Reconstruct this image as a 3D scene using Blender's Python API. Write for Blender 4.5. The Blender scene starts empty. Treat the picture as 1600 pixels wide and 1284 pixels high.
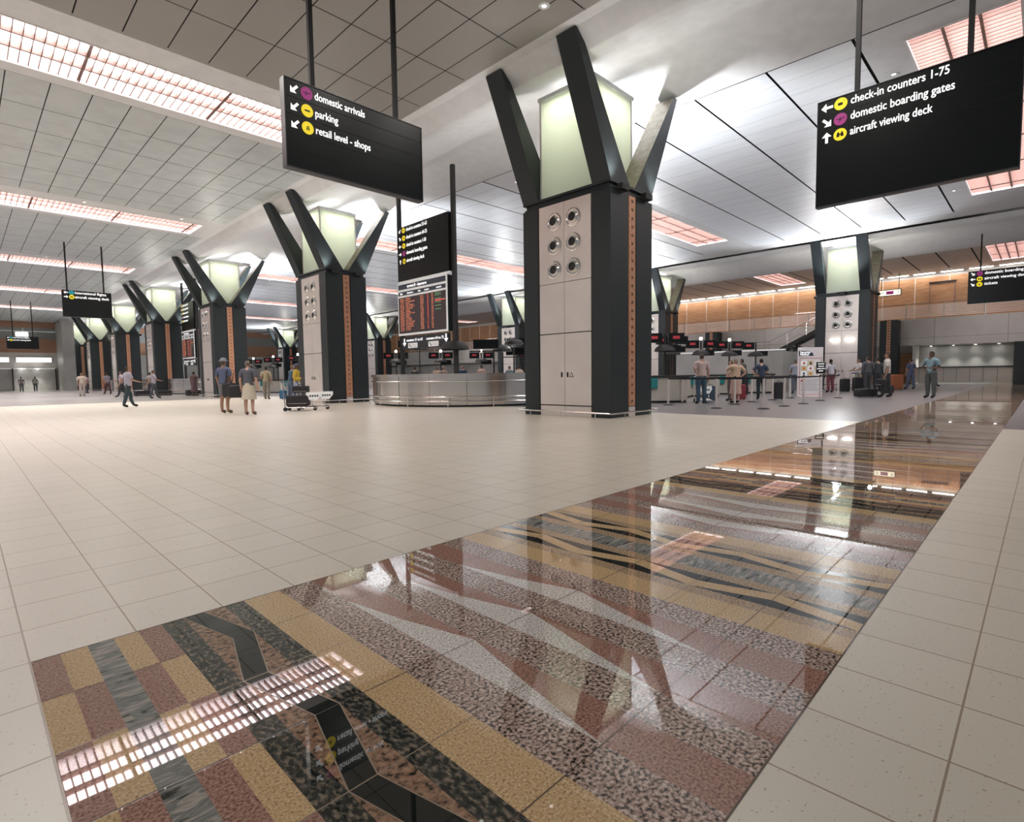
import bpy, bmesh, math, random
from mathutils import Vector, Matrix, Euler
random.seed(7)
C = bpy.context.scene.collection
SC = bpy.context.scene
PI = math.pi
# ------------------------------------------------------------------ camera, world, exposure
EYE = Vector((0, 0, 1.10))
Rv = Vector((0.70050667, -0.71352246, -0.01327049))
Uv = Vector((0.0558124, 0.03623696, 0.99778347))
Fv = Vector((0.71146003, 0.69969464, -0.06520764))
cam_d = bpy.data.cameras.new('camera'); cam = bpy.data.objects.new('camera', cam_d); C.objects.link(cam)
cam.matrix_world = Matrix(((Rv.x, Uv.x, -Fv.x, EYE.x), (Rv.y, Uv.y, -Fv.y, EYE.y), (Rv.z, Uv.z, -Fv.z, EYE.z), (0, 0, 0, 1)))
cam_d.sensor_fit = 'HORIZONTAL'; cam_d.sensor_width = 36; cam_d.lens = 19.0515; cam_d.clip_start = .05; cam_d.clip_end = 400
SC.camera = cam
SC.view_settings.view_transform = 'Standard'; SC.view_settings.look = 'None'
SC.view_settings.gamma = 1; SC.view_settings.use_curve_mapping = False
SC.view_settings.exposure = 1.32
W = bpy.data.worlds.new('world'); SC.world = W; W.use_nodes = True
W.node_tree.nodes['Background'].inputs[0].default_value = (.86, .92, 1.0, 1)
W.node_tree.nodes['Background'].inputs[1].default_value = 0.12
SKYLIGHT_STRENGTH = 5.2
SIDE_W = 800.0
UPLIGHT_W = 60.0
CAP_W = 5.0
LANTERN_W = 38.0

# ------------------------------------------------------------------ materials
MATS = {}
def mat(name, col=(.5, .5, .5), rough=.5, metal=0., emit=0., ecol=None, spec=.5, trans=0.):
    if name in MATS: return MATS[name]
    m = bpy.data.materials.new(name); m.use_nodes = True; b = m.node_tree.nodes['Principled BSDF']
    b.inputs['Base Color'].default_value = (*col, 1); b.inputs['Roughness'].default_value = rough
    b.inputs['Metallic'].default_value = metal; b.inputs['Specular IOR Level'].default_value = spec
    if emit:
        b.inputs['Emission Color'].default_value = (*(ecol or col), 1); b.inputs['Emission Strength'].default_value = emit
    if trans: b.inputs['Transmission Weight'].default_value = trans
    MATS[name] = m; return m
def noise_mat(name, stops, scale=60, detail=2, rough=.5, metal=0., spec=.5, stretch=(1, 1, 1), distort=0., rvar=0.):
    """procedural: object-space noise through a colour ramp"""
    m = mat(name, (.5, .5, .5), rough, metal, spec=spec); nt = m.node_tree; N = nt.nodes; L = nt.links; b = N['Principled BSDF']
    tc = N.new('ShaderNodeTexCoord'); mp = N.new('ShaderNodeMapping'); mp.inputs['Scale'].default_value = stretch
    nz = N.new('ShaderNodeTexNoise'); nz.inputs['Scale'].default_value = scale; nz.inputs['Detail'].default_value = detail
    nz.inputs['Distortion'].default_value = distort
    rp = N.new('ShaderNodeValToRGB'); e = rp.color_ramp.elements
    while len(e) < len(stops): e.new(.5)
    for el, (p, c) in zip(e, stops): el.position = p; el.color = (*c, 1)
    L.new(tc.outputs['Object'], mp.inputs[0]); L.new(mp.outputs[0], nz.inputs[0]); L.new(nz.outputs[0], rp.inputs[0]); L.new(rp.outputs[0], b.inputs['Base Color'])
    if rvar:
        mr = N.new('ShaderNodeMapRange'); mr.inputs[3].default_value = rough; mr.inputs[4].default_value = rough + rvar
        L.new(nz.outputs[0], mr.inputs[0]); L.new(mr.outputs[0], b.inputs['Roughness'])
    return m
def tile_mat(name, base, speck, grout, x0, sx, y0, sy, w=.0035, rough=.3, gx=1., spec=.5):
    m = mat(name, base, rough, spec=spec); nt = m.node_tree; N = nt.nodes; L = nt.links; b = N['Principled BSDF']
    tc = N.new('ShaderNodeTexCoord'); sp = N.new('ShaderNodeSeparateXYZ'); L.new(tc.outputs['Object'], sp.inputs[0])
    def M(op, a, bb=None):
        n = N.new('ShaderNodeMath'); n.operation = op
        for i, v in enumerate((a, bb)):
            if v is None: continue
            if isinstance(v, (int, float)): n.inputs[i].default_value = v
            else: L.new(v, n.inputs[i])
        return n.outputs[0]
    def line(c, o, s, ww):
        f = M('FRACT', M('DIVIDE', M('SUBTRACT', c, o), s)); d = M('ABSOLUTE', M('SUBTRACT', f, .5))
        return M('GREATER_THAN', d, .5 - ww / s)
    g = M('MAXIMUM', line(sp.outputs[0], x0, sx, w), line(sp.outputs[1], y0, sy, w * gx))
    nz = N.new('ShaderNodeTexNoise'); nz.inputs['Scale'].default_value = 75; nz.inputs['Detail'].default_value = 1.5; L.new(tc.outputs['Object'], nz.inputs[0])
    rp = N.new('ShaderNodeValToRGB'); e = rp.color_ramp.elements
    e[0].position = .27; e[0].color = (*speck, 1); e[1].position = .33; e[1].color = (*base, 1)
    L.new(nz.outputs[0], rp.inputs[0])
    # slight tone change from tile to tile
    fx = M('FLOOR', M('DIVIDE', M('SUBTRACT', sp.outputs[0], x0), sx)); fy = M('FLOOR', M('DIVIDE', M('SUBTRACT', sp.outputs[1], y0), sy))
    cb = N.new('ShaderNodeCombineXYZ'); L.new(fx, cb.inputs[0]); L.new(fy, cb.inputs[1])
    wn = N.new('ShaderNodeTexWhiteNoise'); L.new(cb.outputs[0], wn.inputs[0])
    tone = M('ADD', M('MULTIPLY', wn.outputs[0], .05), .96)
    hs = N.new('ShaderNodeHueSaturation'); L.new(rp.outputs[0], hs.inputs['Color']); L.new(tone, hs.inputs['Value'])
    mx = N.new('ShaderNodeMix'); mx.data_type = 'RGBA'; L.new(g, mx.inputs[0]); L.new(hs.outputs[0], mx.inputs[6]); mx.inputs[7].default_value = (*grout, 1)
    L.new(mx.outputs[2], b.inputs['Base Color'])
    return m
m_cream = tile_mat('cream_tile', (.68, .625, .53), (.38, .33, .27), (.30, .22, .16), .132, .3518, 2.806, .379, w=.0032, rough=.33)
m_cream_r = tile_mat('cream_tile_margin', (.68, .625, .53), (.38, .33, .27), (.30, .22, .16), .132, .3518, .522, .3685, w=.0032, rough=.38)
m_cream_far = tile_mat('cream_tile_grey_reflection', (.40, .375, .36), (.25, .22, .2), (.2, .17, .15), .132, .3518, 2.806, .379, w=.0032, rough=.30)  # cream tile greyed and darkened to stand in for the far floor's reflection
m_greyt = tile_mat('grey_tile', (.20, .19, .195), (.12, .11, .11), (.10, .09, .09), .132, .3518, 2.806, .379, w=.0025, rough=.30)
GR = .014
G = dict(
 gold=noise_mat('gold_granite', [(.28, (0.200, 0.13, 0.08)), (.40, (0.53, 0.35, 0.18)), (.58, (0.68, 0.48, 0.265)), (.75, (0.82, 0.66, 0.45))], 125, 2, GR, spec=.75),
 red=noise_mat('red_granite', [(.30, (.13, .065, .05)), (.5, (.37, .20, .155)), (.72, (.54, .34, .27))], 110, 2, GR, spec=.75),
 speck=noise_mat('pink_black_granite', [(.37, (.018, .02, .02)), (.45, (0.250, 0.175, 0.150)), (.55, (0.525, 0.388, 0.325)), (.72, (0.775, 0.663, 0.600))], 82, 3, GR, spec=.75),
 silver=noise_mat('silver_granite', [(.32, (0.225, 0.200, 0.188)), (.5, (0.675, 0.625, 0.587)), (.7, (0.900, 0.875, 0.825))], 120, 2, GR, spec=.75),
 dark=noise_mat('dark_green_granite', [(.42, (.014, .018, .016)), (.52, (.06, .06, .05)), (.66, (0.250, 0.200, 0.150))], 70, 3, GR, spec=.75, stretch=(1, .55, 1)),
 brown=noise_mat('brown_granite', [(.36, (.03, .025, .02)), (.46, (0.250, 0.150, 0.100)), (.7, (0.450, 0.275, 0.175))], 48, 3, GR, spec=.75),
 black=noise_mat('black_granite_inlay', [(.3, (.008, .011, .010)), (.8, (.02, .024, .022))], 90, 1, GR, spec=.75),
 swirl=noise_mat('veined_grey_granite', [(.34, (.03, .035, .035)), (.43, (0.275, 0.275, 0.250)), (.5, (0.150, 0.163, 0.163)), (.6, (0.450, 0.413, 0.362)), (.72, (0.275, 0.250, 0.225))], 9, 4, GR, spec=.75, stretch=(.5, 2.4, 1), distort=1.6),
 tan=noise_mat('tan_granite', [(.32, (.10, .07, .045)), (.5, (0.450, 0.312, 0.188)), (.72, (0.650, 0.500, 0.338))], 100, 2, GR, spec=.75),
 grout=mat('grout_line', (.34, .27, .20), .12), groutd=mat('grout_line_dark', (.13, .10, .08), .08))
m_plaster = noise_mat('white_plaster', [(.3, (.64, .65, .67)), (.7, (.70, .71, .73))], 3, 2, .55)
m_panel = noise_mat('ceiling_panel_metal', [(.3, (.47, .515, .53)), (.7, (.53, .575, .59))], 2, 1, .42)
m_panel_r = noise_mat('ceiling_panel_ribbed', [(.3, (.74, .78, .84)), (.7, (.80, .84, .88))], 1.2, 1, .38, stretch=(6, .6, 1))
m_panel_p = noise_mat('ceiling_panel_perforated', [(.3, (.27, .26, .25)), (.7, (.33, .315, .30))], 160, 1, .5)
m_panel_f = noise_mat('ceiling_panel_far', [(.3, (.50, .46, .43)), (.7, (.56, .52, .48))], 2, 1, .5)  # browner base colour stands in for the weaker light of the far bay
m_gap = mat('shadow_gap', (.012, .012, .012), .9)
m_glaze = mat('skylight_glazing', (.9, .88, .9), .5, emit=SKYLIGHT_STRENGTH, ecol=(1, .94, .97))
m_louvre = mat('louvre_blade', (.31, .195, .165), .5)
m_louvre_w = mat('louvre_frame', (.80, .76, .76), .45)
m_stone = noise_mat('black_granite', [(.35, (.008, .012, .014)), (.6, (.020, .029, .033)), (.75, (.045, .058, .063))], 140, 2, .42, rvar=.1)
m_reveal = mat('dark_reveal', (.006, .006, .007), .6)
m_steel = noise_mat('brushed_steel', [(.3, (.74, .67, .63)), (.7, (.80, .73, .69))], 1.2, 1, .36, metal=.45)
m_steel_d = noise_mat('desk_steel', [(.3, (.60, .56, .53)), (.7, (.66, .62, .59))], 1.5, 1, .24, metal=.9)
m_chrome = mat('chrome_tube', (.75, .73, .71), .18, 1.)
m_copper = noise_mat('copper_strip', [(.3, (.50, .24, .14)), (.7, (.66, .36, .22))], 25, 2, .42, metal=.25, stretch=(1, 1, .4))
m_copmark = mat('copper_dark_mark', (.05, .03, .025), .5)
m_rubber = mat('black_rubber', (.02, .02, .02), .6)
m_armmetal = noise_mat('bronze_lining', [(.3, (.22, .19, .16)), (.7, (.34, .30, .25))], 8, 3, .4, metal=.5)
m_black = mat('sign_black', (.008, .010, .011), .3, spec=.25)
m_black2 = mat('sign_black_edge', (.035, .037, .045), .35)
m_line = mat('sign_groove', (.002, .002, .002), .8)
m_white = mat('sign_white', (.9, .9, .9), .5, emit=.4, ecol=(1, 1, 1))
m_yel = mat('sign_yellow', (.80, .62, .02), .5, emit=.22, ecol=(1, .78, .02))
m_mag = mat('sign_magenta', (.32, .03, .19), .5, emit=.10, ecol=(.62, .05, .36))
m_teal = mat('sign_teal', (.02, .30, .36), .5, emit=.12, ecol=(.02, .4, .5))
m_wood = noise_mat('wood_panel', [(.3, (.42, .21, .10)), (.5, (.52, .28, .14)), (.7, (.60, .34, .18))], 1.3, 4, .4, stretch=(1, 1, 9))
m_wood_l = noise_mat('wood_panel_left', [(.3, (.36, .19, .12)), (.7, (.46, .26, .17))], 1.3, 4, .45, stretch=(1, 1, 9))
m_wall = noise_mat('wall_paint', [(.3, (.58, .56, .53)), (.7, (.64, .62, .58))], 1, 1, .6)
m_wallg = noise_mat('grey_wall', [(.3, (.34, .34, .32)), (.7, (.40, .40, .38))], 1, 1, .5)
m_tube = mat('strip_lamp', (1, .97, .95), .5, emit=7, ecol=(1, .95, .92))
m_lamp = mat('lamp_glow', (1, 1, 1), .5, emit=14, ecol=(1, .97, .92))
m_litpanel = mat('backlit_panel', (1, 1, .95), .5, emit=1.2, ecol=(1, .98, .90))
m_teal_bin = mat('teal_plastic', (.02, .22, .23), .4)
m_beige = mat('beige_laminate', (.50, .47, .41), .5)
m_glass = mat('clear_glass', (.85, .88, .88), .05, trans=.9)
m_amber = mat('display_amber', (.6, .2, .1), .5, emit=.20, ecol=(1, .32, .18))
m_redled = mat('display_red', (.8, .05, .05), .5, emit=.4, ecol=(1, .10, .10))
m_redsm = mat('counter_display_red', (.30, .03, .04), .5, emit=.07, ecol=(1, .08, .10))
m_green = mat('display_green', (.1, .25, .12), .5, emit=.12, ecol=(.3, .6, .3))
m_screen = mat('display_screen', (.075, .058, .064), .4)
m_hdr = mat('display_header', (.07, .085, .12), .4)
m_leaf = mat('palm_leaf', (.015, .035, .015), .5)
# frosted lantern glass
m_frost = bpy.data.materials.new('frosted_glass'); m_frost.use_nodes = True
_n = m_frost.node_tree.nodes; _l = m_frost.node_tree.links; _n.remove(_n['Principled BSDF'])
_t = _n.new('ShaderNodeBsdfTranslucent'); _t.inputs[0].default_value = (.92, .94, .88, 1)
_d = _n.new('ShaderNodeBsdfPrincipled'); _d.inputs['Base Color'].default_value = (.66, .70, .62, 1); _d.inputs['Roughness'].default_value = .25
_m = _n.new('ShaderNodeMixShader'); _m.inputs[0].default_value = .5
_l.new(_t.outputs[0], _m.inputs[1]); _l.new(_d.outputs[0], _m.inputs[2]); _l.new(_m.outputs[0], _n['Material Output'].inputs[0])

# ------------------------------------------------------------------ mesh helpers
class MB:
    def __init__(s): s.v = []; s.f = []; s.m = []; s.mats = []
    def mi(s, m):
        if m not in s.mats: s.mats.append(m)
        return s.mats.index(m)
    def poly(s, pts, m):
        i = len(s.v); s.v += [tuple(p) for p in pts]; s.f.append(tuple(range(i, i + len(pts)))); s.m.append(s.mi(m)); return s
    def mesh(s, vs, fs, m, M=None):
        i = len(s.v); s.v += [tuple(M @ Vector(p)) if M else tuple(p) for p in vs]
        s.f += [tuple(a + i for a in f) for f in fs]; s.m += [s.mi(m)] * len(fs); return s
    def box(s, x0, x1, y0, y1, z0, z1, m, M=None):
        vs = [(x, y, z) for x in (x0, x1) for y in (y0, y1) for z in (z0, z1)]
        fs = [(0, 1, 3, 2), (4, 6, 7, 5), (0, 4, 5, 1), (2, 3, 7, 6), (0, 2, 6, 4), (1, 5, 7, 3)]
        return s.mesh(vs, fs, m, M)
    def rbox(s, x0, x1, y0, y1, z0, z1, r, m, M=None, seg=3):
        """box with corners rounded in the x-z plane, edges eased in y"""
        pts = []
        for cx, cz, a0 in ((x1 - r, z1 - r, 0), (x0 + r, z1 - r, 90), (x0 + r, z0 + r, 180), (x1 - r, z0 + r, 270)):
            for k in range(seg + 1):
                a = math.radians(a0 + 90 * k / seg); pts.append((cx + r * math.cos(a), cz + r * math.sin(a)))
        e = min(r * .4, (y1 - y0) * .2); cx = (x0 + x1) / 2; cz = (z0 + z1) / 2
        rings = []
        for y, k in ((y0, e), (y0 + e, 0), (y1 - e, 0), (y1, e)):
            rings.append([(px + (cx - px) * (k / max(abs(px - cx), .02) if k else 0) * .9, y, pz + (cz - pz) * (k / max(abs(pz - cz), .02) if k else 0) * .9) for px, pz in pts])
        n = len(pts); vs = [p for rg in rings for p in rg]; fs = [tuple(range(n))[::1], tuple(3 * n + i for i in range(n))[::-1]]
        for a in range(3):
            for i in range(n): fs.append((a * n + i, (a + 1) * n + i, (a + 1) * n + (i + 1) % n, a * n + (i + 1) % n))
        return s.mesh(vs, fs, m, M)
    def prism(s, pts, d, m, M=None):
        """pts: 3D polygon, extruded by vector d"""
        n = len(pts); vs = [tuple(p) for p in pts] + [tuple(Vector(p) + Vector(d)) for p in pts]
        fs = [tuple(range(n))[::-1], tuple(range(n, 2 * n))] + [(i, (i + 1) % n, n + (i + 1) % n, n + i) for i in range(n)]
        return s.mesh(vs, fs, m, M)
    def lathe(s, prof, m, c=(0, 0, 0), n=20, M=None, a0=0, a1=2 * PI, cap=True):
        """prof: (r,z) list, around z"""
        full = abs(a1 - a0 - 2 * PI) < 1e-6; k = n if full else n + 1; vs = []
        for r, z in prof:
            for i in range(k):
                a = a0 + (a1 - a0) * i / n; vs.append((c[0] + r * math.cos(a), c[1] + r * math.sin(a), c[2] + z))
        fs = []
        for j in range(len(prof) - 1):
            for i in range(n):
                i2 = (i + 1) % k; fs.append((j * k + i, j * k + i2, (j + 1) * k + i2, (j + 1) * k + i))
        if cap and full:
            if prof[0][0] > 1e-5: fs.append(tuple(range(k))[::-1])
            if prof[-1][0] > 1e-5: fs.append(tuple((len(prof) - 1) * k + i for i in range(k)))
        return s.mesh(vs, fs, m, M)
    def tube(s, path, r, m, n=8, closed=False, r1=None, M=None):
        P = [Vector(p) for p in path]; vs = []; N_ = len(P); up = None
        for i, p in enumerate(P):
            if closed: d = (P[(i + 1) % N_] - P[i - 1])
            else: d = P[min(i + 1, N_ - 1)] - P[max(i - 1, 0)]
            d.normalize()
            if up is None: up = Vector((0, 0, 1)) if abs(d.z) < .9 else Vector((1, 0, 0))
            a = d.cross(up)
            if a.length < 1e-4: a = d.cross(Vector((0, 1, .1)))
            a.normalize(); b = a.cross(d); up = b
            rr = r if r1 is None else r + (r1 - r) * i / (N_ - 1)
            for k in range(n):
                t = 2 * PI * k / n; vs.append(tuple(p + a * (rr * math.cos(t)) + b * (rr * math.sin(t))))
        fs = []
        for i in range(N_ if closed else N_ - 1):
            j = (i + 1) % N_
            for k in range(n): fs.append((i * n + k, i * n + (k + 1) % n, j * n + (k + 1) % n, j * n + k))
        if not closed: fs += [tuple(range(n))[::-1], tuple((N_ - 1) * n + k for k in range(n))]
        return s.mesh(vs, fs, m, M)
    def build(s, name, parent=None, smooth=False, loc=None, bevel=0):
        me = bpy.data.meshes.new(name); me.from_pydata(s.v, [], s.f); me.update()
        for m in s.mats: me.materials.append(m)
        me.polygons.foreach_set('material_index', s.m)
        if smooth:
            me.polygons.foreach_set('use_smooth', [True] * len(s.f))
            bm = bmesh.new(); bm.from_mesh(me); bmesh.ops.remove_doubles(bm, verts=bm.verts, dist=1e-5)
            for e in bm.edges:
                if len(e.link_faces) == 2 and e.calc_face_angle(0) > .7: e.smooth = False
            bm.to_mesh(me); bm.free()
        o = bpy.data.objects.new(name, me); C.objects.link(o)
        if parent: o.parent = parent
        if loc: o.location = loc
        if bevel:
            b = o.modifiers.new('bevel', 'BEVEL'); b.width = bevel; b.segments = 2; b.limit_method = 'ANGLE'
        return o
def thing(name, label, cat, loc=(0, 0, 0), rz=0., group=None):
    o = bpy.data.objects.new(name, None); C.objects.link(o); o.empty_display_size = .1
    o.location = loc; o.rotation_euler = (0, 0, rz); o['label'] = label; o['category'] = cat
    if group: o['group'] = group
    return o
def tag(o, label, cat, group=None):
    o['label'] = label; o['category'] = cat
    if group: o['group'] = group
    return o
def struct(o): o['kind'] = 'structure'; return o
def kids(o): return [c for c in bpy.data.objects if c.parent == o]
def copy_tree(o, loc=None, rz=None, label=None, group=None, parent=None, first=True, index=None):
    if index is None:
        index = {}
        for c in bpy.data.objects:
            if c.parent: index.setdefault(c.parent.name, []).append(c)
    c = o.copy(); C.objects.link(c)
    if parent: c.parent = parent
    if first:
        if loc is not None: c.location = loc
        if rz is not None: c.rotation_euler = (0, 0, rz)
        if label: c['label'] = label
        if group: c['group'] = group
    for ch in index.get(o.name, []): copy_tree(ch, parent=c, first=False, index=index)
    return c
def text(parent, name, s, size, x, z, y, m, bold=.012, align='LEFT', sx=1., depth=.002):
    """lettering standing in the local x-z plane, read from -y"""
    cu = bpy.data.curves.new('t', 'FONT'); cu.body = s; cu.size = size; cu.align_x = align; cu.extrude = depth; cu.resolution_u = 3
    ob = bpy.data.objects.new('t', cu); C.objects.link(ob)
    dg = bpy.context.evaluated_depsgraph_get(); me = bpy.data.meshes.new_from_object(ob.evaluated_get(dg))
    bpy.data.objects.remove(ob); bpy.data.curves.remove(cu)
    if bold > .005:      # heavier strokes: three slightly shifted copies of the letters
        bmt = bmesh.new(); q = bold * size * .9
        for dx, dz in ((-q, 0), (q, 0), (0, q)):
            m2 = me.copy(); m2.transform(Matrix.Translation((dx, dz, dx * .01))); bmt.from_mesh(m2); bpy.data.meshes.remove(m2)
        bmt.to_mesh(me); bmt.free()
    me.transform(Matrix.Translation((x, y, z)) @ Matrix.Rotation(PI / 2, 4, 'X') @ Matrix.Diagonal((sx, 1, 1, 1)))
    me.materials.clear(); me.materials.append(m)
    o = bpy.data.objects.new(name, me); C.objects.link(o); o.parent = parent
    return o
def light(name, kind, loc, energy, parent=None, col=(1, 1, 1), size=.5, rot=(0, 0, 0), spot=None, sy=None, spread=None):
    d = bpy.data.lights.new(name, kind); d.energy = energy; d.color = col
    if kind == 'AREA':
        d.size = size
        if sy: d.shape = 'RECTANGLE'; d.size_y = sy
        if spread: d.spread = spread
    elif kind == 'SPOT': d.spot_size = spot or 1.2; d.spot_blend = .6; d.shadow_soft_size = size
    else: d.shadow_soft_size = size
    o = bpy.data.objects.new(name, d); C.objects.link(o); o.location = loc; o.rotation_euler = rot
    if parent: o.parent = parent
    return o

# ------------------------------------------------------------------ floor
YL, YR, XB, XD = 2.806, .522, .136, 13.7
b = MB()
def quad(b, x0, x1, y0, y1, z, m): b.poly([(x0, y0, z), (x1, y0, z), (x1, y1, z), (x0, y1, z)], m)
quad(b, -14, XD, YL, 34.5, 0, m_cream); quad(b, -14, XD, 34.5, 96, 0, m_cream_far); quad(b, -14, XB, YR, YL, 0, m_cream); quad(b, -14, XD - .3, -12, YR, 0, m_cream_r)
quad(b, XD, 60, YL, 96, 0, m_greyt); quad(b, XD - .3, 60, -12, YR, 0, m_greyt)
struct(b.build('floor'))
struct(MB().box(-14, 60, -12, 96, -.3, -.004, m_wallg).build('floor_slab'))
# trench strip across the floor
struct(MB().box(-14, 10.9, 34.1, 34.5, -.002, .003, mat('trench_dark', (.05, .045, .04), .5)).build('floor_trench'))
# polished granite band
u = (3.40 - XB) / 37.0
def cx(n): return XB + n * u
half = [(0, 1, 'ckR'), (1, 2, 'ckG'), (2, 3, 'swirl'), (3, 4, 'ckG'), (4, 5, 'ckR'), (5, 6, 'dark'), (6, 8, 'zigA'), (8, 9, 'dark'), (9, 11, 'gold'),
        (11, 13, 'speck'), (13, 15, 'sr'), (15, 17, 'speck'), (17, 19, 'sr'), (19, 21, 'speck'), (21, 23, 'sr'), (23, 25, 'speck'), (25, 27, 'gold'),
        (27, 28, 'tan'), (28, 30, 'zigG'), (30, 31, 'tan'), (31, 32, 'swirl')]
full = [(a, c, t, 0) for a, c, t in half] + [(64 - c, 64 - a, t, 1) for a, c, t in reversed(half)]
full = [x for x in full if x[0] < 59]   # the closing checker is shared with the next repeat
rows = [YL + (YR - YL) * r / 6 for r in range(7)]
zig = [0, .5, 0, .5, 0, .5, 0]; srf = [0, 0, .40, .95, .45, 0, 0]
b = MB(); g = MB()
def band_piece(x0, x1, t, mir, rep):
    def X(f): return x1 - (x1 - x0) * f if mir else x0 + (x1 - x0) * f
    def pc(a, c, d, e, r, m):   # a..c on line r, d..e on line r+1
        pts = [(X(a), rows[r], 0), (X(c), rows[r], 0), (X(e), rows[r + 1], 0), (X(d), rows[r + 1], 0)]
        if abs(a - c) < 1e-6: pts.pop(1)
        elif abs(d - e) < 1e-6: pts.pop(2)
        if mir: pts = pts[::-1]
        b.poly(pts[::-1], m)
    def ln(fa, r, fb, m, w=.0022):
        g.poly([(X(fa) - w, rows[r], .0008), (X(fb) - w, rows[r + 1], .0008), (X(fb) + w, rows[r + 1], .0008), (X(fa) + w, rows[r], .0008)], m)
    for r in range(6):
        if t in G: pc(0, 1, 0, 1, r, G[t])
        elif t in ('ckR', 'ckG'): pc(0, 1, 0, 1, r, G['red' if (r + (t == 'ckG') + rep) % 2 == 0 else 'gold'])
        elif t in ('zigA', 'zigG'):
            a, d = zig[r], zig[r + 1]; band_m, bg = (G['black'], G['brown']) if t == 'zigA' else (G['gold'], G['black'])
            pc(a, a + .5, d, d + .5, r, band_m)
            if a or d: pc(0, a, 0, d, r, bg)
            if a < .5 or d < .5: pc(a + .5, 1, d + .5, 1, r, bg)
            if t == 'zigA': ln(a, r, d, G['grout']); ln(a + .5, r, d + .5, G['grout'])
        elif t == 'sr':
            a, d = srf[r], srf[r + 1]
            if a or d: pc(0, a, 0, d, r, G['silver'])
            pc(a, 1, d, 1, r, G['red'])
for rep in range(12):
    off = rep * 59 * u
    for a, c, t, mir in full:
        if cx(a) + off < 59: band_piece(cx(a) + off, cx(c) + off, t, mir, rep)
XE = cx(0) + 12 * 59 * u
for r in range(1, 6): g.poly([(XB, rows[r] - .002, .0006), (XE, rows[r] - .002, .0006), (XE, rows[r] + .002, .0006), (XB, rows[r] + .002, .0006)], G['groutd'] if r % 2 else G['grout'])
for yy in (YL, YR): g.poly([(XB, yy - .003, .0006), (XE, yy - .003, .0006), (XE, yy + .003, .0006), (XB, yy + .003, .0006)], G['groutd'])
fb = struct(b.build('floor_granite_band')); g.build('grout', fb)

# ------------------------------------------------------------------ ceilings
ZC = 8.80
def panels(b, x0, x1, y0, y1, ox, sx, oy, sy, gx, gy, m, z=ZC):
    """rectangular panels with open joints, clipped to the zone"""
    i0 = math.floor((x0 - ox) / sx); i1 = math.ceil((x1 - ox) / sx); j0 = math.floor((y0 - oy) / sy); j1 = math.ceil((y1 - oy) / sy)
    for i in range(i0, i1):
        for j in range(j0, j1):
            a = max(x0, ox + i * sx + gx); c = min(x1, ox + (i + 1) * sx - gx); d = max(y0, oy + j * sy + gy); e = min(y1, oy + (j + 1) * sy - gy)
            if c - a > .03 and e - d > .03: b.poly([(a, d, z), (a, e, z), (c, e, z), (c, d, z)], m)
def down(b, x0, x1, y0, y1, z, m): b.poly([(x0, y0, z), (x0, y1, z), (x1, y1, z), (x1, y0, z)], m)
def skylight(x0, x1, y0, y1, label, group, nlong, thick=None):
    t = thing('skylight', label, 'skylight', (x0, y0, ZC), 0, group); w, h = x1 - x0, y1 - y0
    MB().poly([(0, 0, .55), (0, h, .55), (w, h, .55), (w, 0, .55)], m_glaze).build('glazing', t)
    f = MB()
    f.box(-.05, 0, -.05, h + .05, -.02, .56, m_louvre_w); f.box(w, w + .05, -.05, h + .05, -.02, .56, m_louvre_w)
    f.box(0, w, -.05, 0, -.02, .56, m_louvre_w); f.box(0, w, h, h + .05, -.02, .56, m_louvre_w)
    f.build('frame', t)
    l = MB(); n = int(w / .187)
    for k in range(1, n): l.box(k * w / n - .011, k * w / n + .011, 0, h, .02, .15, m_louvre)
    for k in range(16, n, 16): l.box(k * w / n + .03, k * w / n + .055, 0, h, .0, .16, m_louvre)
    for k in range(1, nlong): l.box(0, w, k * h / nlong - .03, k * h / nlong + .03, .03, .17, m_louvre)
    l.build('louvre', t)
    return t
b = MB(); back = MB()
# left bay (camera side): x -13..10
LB = [(15.9, 18.05), (30.35, 32.5), (44.95, 47.3), (59.6, 62.1), (74.2, 76.6)]
XL0, XL1, XS = -13.0, 10.0, 8.95
prev = -11.0
names = ['nearest', 'second', 'third', 'fourth', 'fifth', 'sixth']
for k, (s, e) in enumerate(LB):
    down(b, XL0, XL1, s - .95, s, ZC, m_plaster); down(b, XL0, XL1, e, e + .55, ZC, m_plaster); down(b, XS, XL1, s, e, ZC, m_plaster); down(b, XL0, XL0 + .5, s, e, ZC, m_plaster)
    down(b, 9.72, XL1, prev, s - .95, ZC, m_plaster)
    oy = (s - .95) if k == 0 else prev
    panels(b, XL0, 9.72, prev, s - .95, 3.825, .868, oy, 1.93, .012, .013, m_panel_p if k == 0 else m_panel)
    down(back, XL0, 9.72, prev, s - .95, ZC + .06, m_gap)
    skylight(XL0 + .5, XS, s, e, 'long louvred skylight in the ceiling left of the column row, %s from the camera' % names[k], 'skylights left of the column row', 3)
    prev = e + .55
panels(b, XL0, 9.72, prev, 96, 3.825, .868, prev, 1.93, .012, .013, m_panel); down(back, XL0, 9.72, prev, 96, ZC + .06, m_gap); down(b, 9.72, XL1, prev, 96, ZC, m_plaster)
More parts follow.
